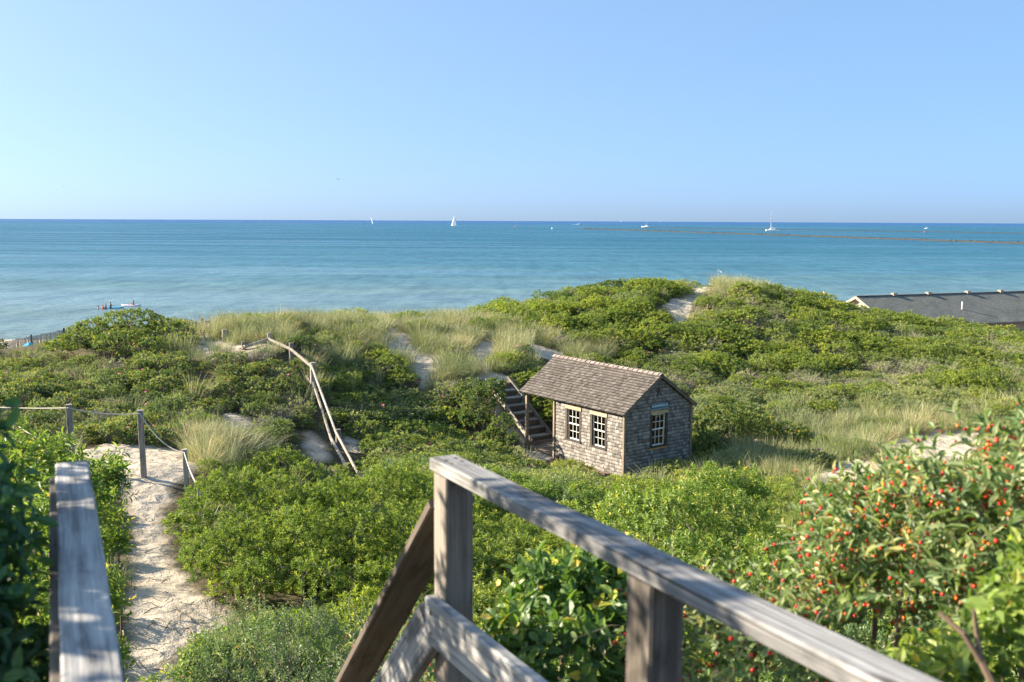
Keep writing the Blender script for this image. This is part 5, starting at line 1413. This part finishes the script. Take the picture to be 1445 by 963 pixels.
shrub('honeysuckle_bush', 'red berried shrub seen between the stair rail and the front post', 'berry bush',
      [(560, 955, 5.2, .26, .22), (610, 940, 5.3, .26, .22), (585, 900, 5.8, .26, .2), (650, 965, 5.2, .26, .22)],
      HONEY, 95, 7, .046, .016, MID, seed=11, stems=4, twig=16, up=.7, sprig=True, berries=210, zmin=-.2, keep=.85)
shrub('leafy_shrub', 'rounded bright leafy shrub rising just behind the railing cap, below the cabin', 'shrub',
      [(960, 735, 12.6, .62, .5), (1035, 745, 12.8, .6, .5), (900, 725, 13.2, .6, .42), (1000, 700, 13.6, .55, .42), (1070, 800, 11.2, .45, .4), (980, 800, 11.3, .5, .4), (1040, 690, 14, .5, .35)],
      WILLOW, 90, 12, .062, .027, MID, seed=12, stems=6, twig=40, up=.6, stem=.1, a0=35, a1=95)
shrub('leafy_shrub', 'rounded shrub hiding the lower right corner of the cabin wall', 'shrub',
      [(1010, 692, 25, .8, .5), (955, 702, 24.6, .65, .42), (1060, 706, 24.8, .7, .42), (915, 694, 26, .5, .32), (1000, 715, 24, .7, .4)],
      WILLOW, 80, 11, .075, .033, LO, seed=13, stems=6, twig=50, up=.6, stem=.08)
shrub('dark_thicket_shrub', 'dark shaded shrub in the shadow right of the cabin', 'shrub',
      [(1015, 600, 34.5, .85, .75), (1065, 607, 34.6, .85, .65), (1115, 614, 34.4, .7, .45), (1000, 630, 33, .6, .5), (1050, 590, 36, .8, .6)],
      ROSE, 60, 10, .08, .045, LO, seed=14, stems=6, twig=50, up=.6)
shrub('meadow_shrub', 'small round green shrub sitting alone on the pale sandy meadow', 'shrub',
      [(1262, 650, 31, .55, .45), (1242, 662, 30.6, .4, .32), (1290, 660, 30.6, .42, .32)],
      OLIVE, 85, 10, .06, .028, LO, seed=15, stems=4, twig=24, up=.6)
shrub('rose_thicket_mound', 'dark green rose mound on the left dune crest against the sea', 'rose bush',
      [(185, 459, 38, 1.25, .64), (134, 472, 37.2, 1.0, .6), (235, 470, 37.6, 1.0, .5), (98, 488, 36.2, .85, .45), (255, 484, 36.6, .7, .4), (170, 488, 36, 1.1, .6), (210, 495, 35.6, .9, .5)],
      ROSE, 70, 9, .075, .046, LO, seed=16, stems=6, twig=260, up=.5, twig_out=1.12, flowers=(7, PINK), tw_r=.008)
shrub('bayberry_shrub', 'small deep green bush on the grassy back slope of the left dune', 'shrub',
      [(455, 490, 39.6, .62, .4), (440, 486, 40, .5, .34), (474, 496, 39.4, .5, .3)], BAY, 75, 10, .08, .034, LO, seed=17, stems=4, twig=16)
shrub('rose_thicket_mound', 'brownish green bush on the left side of the timber steps', 'rose bush',
      [(698, 548, 36.0, .45, .42), (690, 560, 35.2, .6, .55), (676, 570, 35.0, .75, .6), (672, 592, 34.4, .7, .55), (708, 600, 33.6, .45, .45), (722, 622, 33.0, .3, .3), (664, 552, 36, .65, .5), (696, 620, 33.4, .5, .4)], ROSE, 70, 10, .075, .042, LO, seed=18, stems=5, twig=70, twig_out=1.15)
shrub('rose_thicket_mound', 'wild rose patch with white blooms in front of the porch', 'rose bush',
      [(745, 668, 30, .75, .42), (695, 676, 29, .8, .42), (792, 676, 29.6, .6, .3), (760, 690, 28, .7, .36), (830, 686, 28.6, .5, .24)], ROSE, 75, 10, .07, .04, LO, seed=19, stems=6, twig=60, flowers=(12, WHITEP), fr=.05)
shrub('dark_thicket_shrub', 'dark olive bushes crowning the ridge left of the hill path', 'shrub',
      [(868, 409, 61.5, 1.35, .6), (830, 415, 60.5, 1.15, .5), (910, 406, 62.5, 1.15, .52), (934, 411, 63, .75, .42), (800, 424, 59, 1.0, .45)],
      ROSE, 60, 10, .095, .05, LO, seed=20, stems=6, twig=160, twig_out=1.08, tw_r=.01)
shrub('pale_twig_shrub', 'airy pale shrub growing just right of the lower fence rails', 'shrub',
      [(498, 598, 31.4, .5, .4), (525, 610, 31, .4, .32)], OLIVE, 60, 8, .055, .026, LO, seed=21, stems=4, twig=60, twig_out=1.25)
shrub('bayberry_shrub', 'low bright shrub at the foot of the grassy hummock by the fence rails', 'shrub',
      [(395, 655, 24, .6, .36), (360, 668, 23, .5, .3), (430, 668, 23.4, .5, .3)], BAY, 85, 10, .07, .028, LO, seed=22, stems=4, twig=20)
for pts_, rr0 in (([(1405, 975, 1.75), (1385, 935, 1.78), (1360, 895, 1.8), (1325, 865, 1.84)], .008), ([(1385, 935, 1.78), (1378, 895, 1.8), (1374, 860, 1.8)], .006)):
    MB().tube([atY(*q) for q in pts_], np.linspace(rr0, rr0*.55, len(pts_)), 7).build('branch', BARK, fbush)
# grassy hummock by the path
hp = ground(312, 640)
o = thing('grass_hummock', 'pale tufted hummock of beach grass beside the rope fence', 'grass', hp)
acc = Acc(); gg = np.random.default_rng(77)
for i in range(46):
    a = gg.uniform(0, 6.28); q = math.sqrt(gg.random())
    x = hp[0] + 1.0*q*math.cos(a); y = hp[1] + .9*q*math.sin(a)
    grass_tuft(gg, acc, 85, gg.uniform(.6, .9), .22, 0, .45, (.2, -.05), .006, (x, y, float(hgt(x, y)) - .03 + .25*(1-q)), tb=.16)
link('blades', acc.mesh('blades', [GRASS], hp), o)
KEEP.append((hp[0], hp[1], .9))

# ------------------------------------------------------------------ the stands themselves
def fill(sp, x0, x1, y0, y1, seed):
    gg = np.random.default_rng(seed)
    xs, ys = np.meshgrid(np.arange(x0, x1, sp), np.arange(y0, y1, sp))
    x = xs.ravel() + gg.uniform(-.48, .48, xs.size)*sp; y = ys.ravel() + gg.uniform(-.48, .48, xs.size)*sp
    return x, y, gg
def cull(x, y, margin=1.5, lift=.4):
    z = hgt(x, y); px, py, pz = proj(np.stack([x, y, z + lift], 1))
    k = (pz > .5) & (px > -260) & (px < 1700) & (py < 1250)
    return z, px, py, pz, k
def in_any(polys, px, py):
    r = np.zeros(len(px), bool)
    for p in polys: r |= inside(p, px, py)
    return r
# places the photograph shows bare or open: nothing may grow on the sight lines to them
SEEN = []
def see(px, py, Y, rf=1.0): SEEN.append((px, py, Y, rf))
def see_line(a, b_, n):
    for t in np.linspace(0, 1, n): see(*(np.array(a)*(1-t) + np.array(b_)*t), .6)
for a, b_ in (((316, 470, 37.4), (316, 486, 37.4)), ((321, 493, 36.6), (343, 491, 36)), ((343, 491, 36), (380, 480, 36.5)), ((380, 480, 36.5), (411, 496, 35)), ((411, 494, 35), (441, 520, 33)), ((343, 484, 36), (343, 499, 36)), ((380, 472, 36.5), (380, 486, 36.5)), ((411, 486, 35), (411, 503, 35)), ((441, 514, 33), (441, 553, 33)), ((441, 518, 33), (474, 610, 29)), ((442, 541, 32.9), (470, 625, 28.8)), ((474, 610, 29), (510, 680, 26)), ((470, 625, 28.8), (503, 684, 26))): see_line(a, b_, 14)
for px, y0, y1, Y in ((198, 580, 658, 20.6), (97, 572, 622, 20.5), (260, 635, 672, 20.2), (281, 683, 700, 18.5)): see_line((px, y0, Y), (px, y1, Y), 8)
see_line((198, 582, 20.6), (260, 634, 20.2), 8); see_line((260, 634, 20.2), (281, 684, 18.5), 6)
see_line((785, 634, 33.5), (880, 674, 30.2), 16); see_line((740, 560, 33.5), (742, 622, 33.5), 8); see_line((880, 672, 30), (900, 664, 30.2), 4)
see_line((0, 491, 70), (60, 480, 70), 12); see_line((60, 480, 70), (98, 468, 70), 10); see_line((20, 482, 70), (95, 466, 70), 14)
for poly in [PATHP] + SANDP:
    q = np.array(poly, float); x0, y0 = q.min(0); x1, y1 = q.max(0)
    stp = 9 if y1 - y0 > 60 else 6
    A_, B_ = np.meshgrid(np.arange(x0 + 3, x1, stp), np.arange(y0 + 3, min(y1, 962), stp)); A_ = A_.ravel(); B_ = B_.ravel(); i_ = inside(poly, A_, B_)
    for u_, v_ in zip(A_[i_], B_[i_]):
        g_ = ground(u_, v_); see(u_, v_, g_[1])
SEEN = np.array(SEEN)
def clear_view(x, y, z, rad, top, dist):
    x0, y0, d0 = proj(np.stack([x, y, z], 1)); x1, y1, d1 = proj(np.stack([x, y, z + top*np.where(y > 26, np.where(x < -.3*y, 1.35, .8), 1)], 1))
    rp_ = rad*FPX/np.maximum(d0, .5); ok = np.ones(len(x), bool)
    for (a, b_, Y, rf) in SEEN:
        ok &= ~((np.abs(x0 - a) < rp_*rf) & (y1 < b_) & (y0 > b_ - 2) & (y < Y + .5))
    return ok
X, Y_, gg = fill(.56, -45, 62, 3.0, 76, 41)
Z, px, py, pz, k = cull(X, Y_)
k &= free(X, Y_)
gx0, gy0, _ = proj(np.stack([X, Y_, Z], 1)); mx0, my0, _ = proj(np.stack([X, Y_, Z + .55], 1))
sandy = in_any([PATHP] + SANDP, gx0, gy0) | in_any([PATHP] + SANDP, mx0, my0)
grassy = in_any(GRASSP, gx0, gy0)
k &= ~sandy
k &= ~((Y_ > 66) & (gg.random(len(X)) < (Y_ - 66)/8))
cv_rad = np.where(Y_ > 46, .7, np.where(Y_ > 26, .45, .5))
k &= clear_view(X, Y_, Z, cv_rad*.6, .3, .75)
cv_full = np.ones(len(X), bool); cv_full[k] = clear_view(X[k], Y_[k], Z[k], cv_rad[k], .62, .75)
k &= ~((Y_ < 7.5) & (X > -3.4) & (X < .25 + .0*Y_) & (Y_ < 6.0))      # the stair itself
# thin out with distance: far shrubs are scaled up instead
thin = np.clip((Y_ - 22)/60, 0, .42)
k &= gg.random(len(X)) > thin
sel = np.where(k)[0]
big = fbm(X, Y_, .16, 3); mid_ = fbm(X + 90, Y_, .45, 2)
size = (0.95 + .55*mid_ + gg.uniform(-.2, .25, len(X))) * (1 + np.clip((Y_ - 22)/90, 0, .4))
lowf = np.where(cv_full, 1, .42)
buckets = {}
for i in sel:
    r_ = gg.random(); x, y, f = gx0[i], gy0[i], Y_[i]
    near = f < 24
    if grassy[i]:
        if r_ < (.34 if y < 520 and x < 800 else .14): kind = 'bay' if r_ < .05 else ('rose' if r_ < .22 else 'twig')
        else: continue
    elif y > 655 or near:
        if x < 210: kind = 'cherry' if r_ < .7 else 'honey'
        elif f < 10: kind = 'honey' if r_ < .55 else ('cherry' if r_ < .85 else 'bay')
        else: kind = 'bay' if big[i] + .4*(r_-.5) > -.04 else ('cherry' if r_ < .6 else ('honey' if r_ < .8 else 'rose'))
        if f > 24 and kind in ('cherry',): kind = 'olive'
    elif x < 430: kind = 'rose' if r_ < .76 else ('twig' if r_ < .93 else 'olive')
    elif x < 745 and y > 500: kind = 'rose' if r_ < .5 + big[i] else ('bay' if r_ < .8 else 'olive')
    elif x > 940 and y > 560: kind = 'olive' if r_ < .68 else ('bay' if r_ < .85 else 'rose')
    elif x > 940: kind = 'bay' if mid_[i] + .5*(r_ - .5) > .05 else ('twig' if r_ < .42 else ('olive' if r_ < .8 else 'rose'))
    else: kind = 'bay' if big[i] + .4*(r_-.5) > -.05 else ('rose' if r_ < .5 else 'olive')
    buckets.setdefault(kind + ('N' if near else 'F'), []).append(i)
info = {'bayN': ('bayberry_thicket', 'bright green thicket of bushes covering the near slope', BAYN), 'bayF': ('bayberry_thicket', 'yellow green bushes matting the far dunes and hill', BAYF),
        'roseN': ('rose_thicket', 'dark low rose scrub among the near bushes', ROSEN), 'roseF': ('rose_thicket', 'dark rose scrub with grey twigs and pink blooms over the dune', ROSEF),
        'oliveF': ('pale_scrub', 'pale grey green scrub spreading over the hollow beyond the cabin', OLIVEF), 'oliveN': ('pale_scrub', 'pale scrub among the near bushes', OLIVEF),
        'twigF': ('bare_scrub', 'half bare scrub with grey branches on the right hill', TWIGGY), 'twigN': ('bare_scrub', 'half bare scrub close by', TWIGGY),
        'cherryN': ('leafy_thicket', 'loose leafy shrubs on the near slope', CHERRYN), 'cherryF': ('leafy_thicket', 'loose leafy shrubs further down', CHERRYN),
        'honeyN': ('honeysuckle_thicket', 'grey green small-leaved thicket on the near slope', HONEYN), 'honeyF': ('honeysuckle_thicket', 'grey green small-leaved thicket further down', HONEYN)}
for key, ii in buckets.items():
    ii = np.array(ii); n = len(ii); nm, lb, coll = info[key]
    s_ = np.clip(size[ii], .55, 1.7)
    if key == 'bayF': s_ = s_ * np.where(Y_[ii] > 45, 1.15, 1)
    s_ = s_ * np.where((gx0[ii] < 480) & (Y_[ii] > 22), .72, 1)
    s_ = s_ * np.where((X[ii] < -4.2) & (Y_[ii] > 8) & (Y_[ii] < 24) & (X[ii] > -14), .5, 1)
    s_ = s_ * lowf[ii]
    P = np.stack([X[ii], Y_[ii], Z[ii] - .08*s_], 1)
    rot = np.stack([gg.normal(0, .12, n), gg.normal(0, .12, n), gg.uniform(0, 6.28, n)], 1)
    scl = np.stack([s_*gg.uniform(.9, 1.15, n), s_*gg.uniform(.9, 1.15, n), s_*gg.uniform(.75, 1.1, n)*np.where(Y_[ii] > 26, np.where(gx0[ii] < 430, 1.0, .72), 1)], 1)
    scatter(nm, lb, coll, P, rot, scl, gg.integers(0, len(coll.objects), n))
# beach grass: thick in the grassy places, thin at the edges of sand and between the scrub
X, Y_, gg = fill(.27, -34, 50, 12, 70, 43)
Z, px, py, pz, k = cull(X, Y_, lift=.2)
gx0, gy0, _ = proj(np.stack([X, Y_, Z], 1)); mx0, my0, _ = proj(np.stack([X, Y_, Z + .3], 1))
sandy = in_any([PATHP] + SANDP, gx0, gy0); near_s = in_any([PATHP] + SANDP, mx0, my0)
grassy = in_any(GRASSP, gx0, gy0)
pr = np.where(grassy, .46, .022); pr = np.where((gx0 > 940) & (gy0 > 575), np.maximum(pr, .16), pr); pr = np.where((gx0 < 760) & (gx0 > 430) & (gy0 < 560), np.maximum(pr, .13), pr)
pr = np.where(near_s, .10, pr); pr = np.where(sandy, .012, pr); pr = np.where(inside(PATHP, gx0, gy0), 0, pr)
pr = pr * np.clip(1 + 2.2*fbm(X, Y_, .6, 2), .15, 1.6)
k &= free(X, Y_) & (gg.random(len(X)) < pr)
k[k] = (clear_view(X[k], Y_[k], Z[k], .16, .5, 0) | (gg.random(k.sum()) < .06))
tan_ = fbm(X + 30, Y_ + 9, .25, 2) + np.where(gy0 < 500, .12, 0) > -.02
for nm, lb, coll, kk in (('beach_grass', 'tan and green beach grass on the dune crest and meadow', TUFT, k & tan_), ('beach_grass', 'greener beach grass mixed through the dune scrub', TUFTG, k & ~tan_)):
    ii = np.where(kk)[0]; n = len(ii)
    s_ = gg.uniform(.65, 1.2, n)
    rot = np.stack([gg.normal(0, .1, n), gg.normal(0, .1, n), gg.uniform(0, 6.28, n)], 1)
    scatter(nm, lb, coll, np.stack([X[ii], Y_[ii], Z[ii] - .03], 1), rot, np.stack([s_, s_, s_*gg.uniform(.8, 1.2, n)], 1), gg.integers(0, len(coll.objects), n))

# sticks and dead stems lying on the bare sand
gg = np.random.default_rng(55)
acc = Acc(); A0 = []; A1 = []
for poly in [PATHP] + SANDP:
    q = np.array(poly, float); x0, y0 = q.min(0); x1, y1 = q.max(0)
    for _ in range(int(14 + (x1-x0)*(y1-y0)/260)):
        u_, v_ = gg.uniform(x0, x1), gg.uniform(y0, min(y1, 962))
        if not inside(poly, np.array([u_]), np.array([v_]))[0]: continue
        if poly is PATHP and gg.random() < .4: continue
        g_ = ground(u_, v_); a = gg.uniform(0, 6.28); L_ = gg.uniform(.08, .32)
        e_ = g_ + np.array([math.cos(a)*L_, math.sin(a)*L_, 0]); e_[2] = float(hgt(e_[0], e_[1]))
        A0.append([g_[0], g_[1], float(hgt(g_[0], g_[1])) + .012]); A1.append(e_ + ZU*.015)
A0 = np.array(A0); A1 = np.array(A1)
twigs(gg, acc, A0, A1, gg.uniform(.004, .010, len(A0)), 0, 3, .06)
o = link('stick_litter', acc.mesh('stick_litter', [BARK]), None, 'stuff'); o['label'] = 'dead sticks and stems lying about on the bare sand'
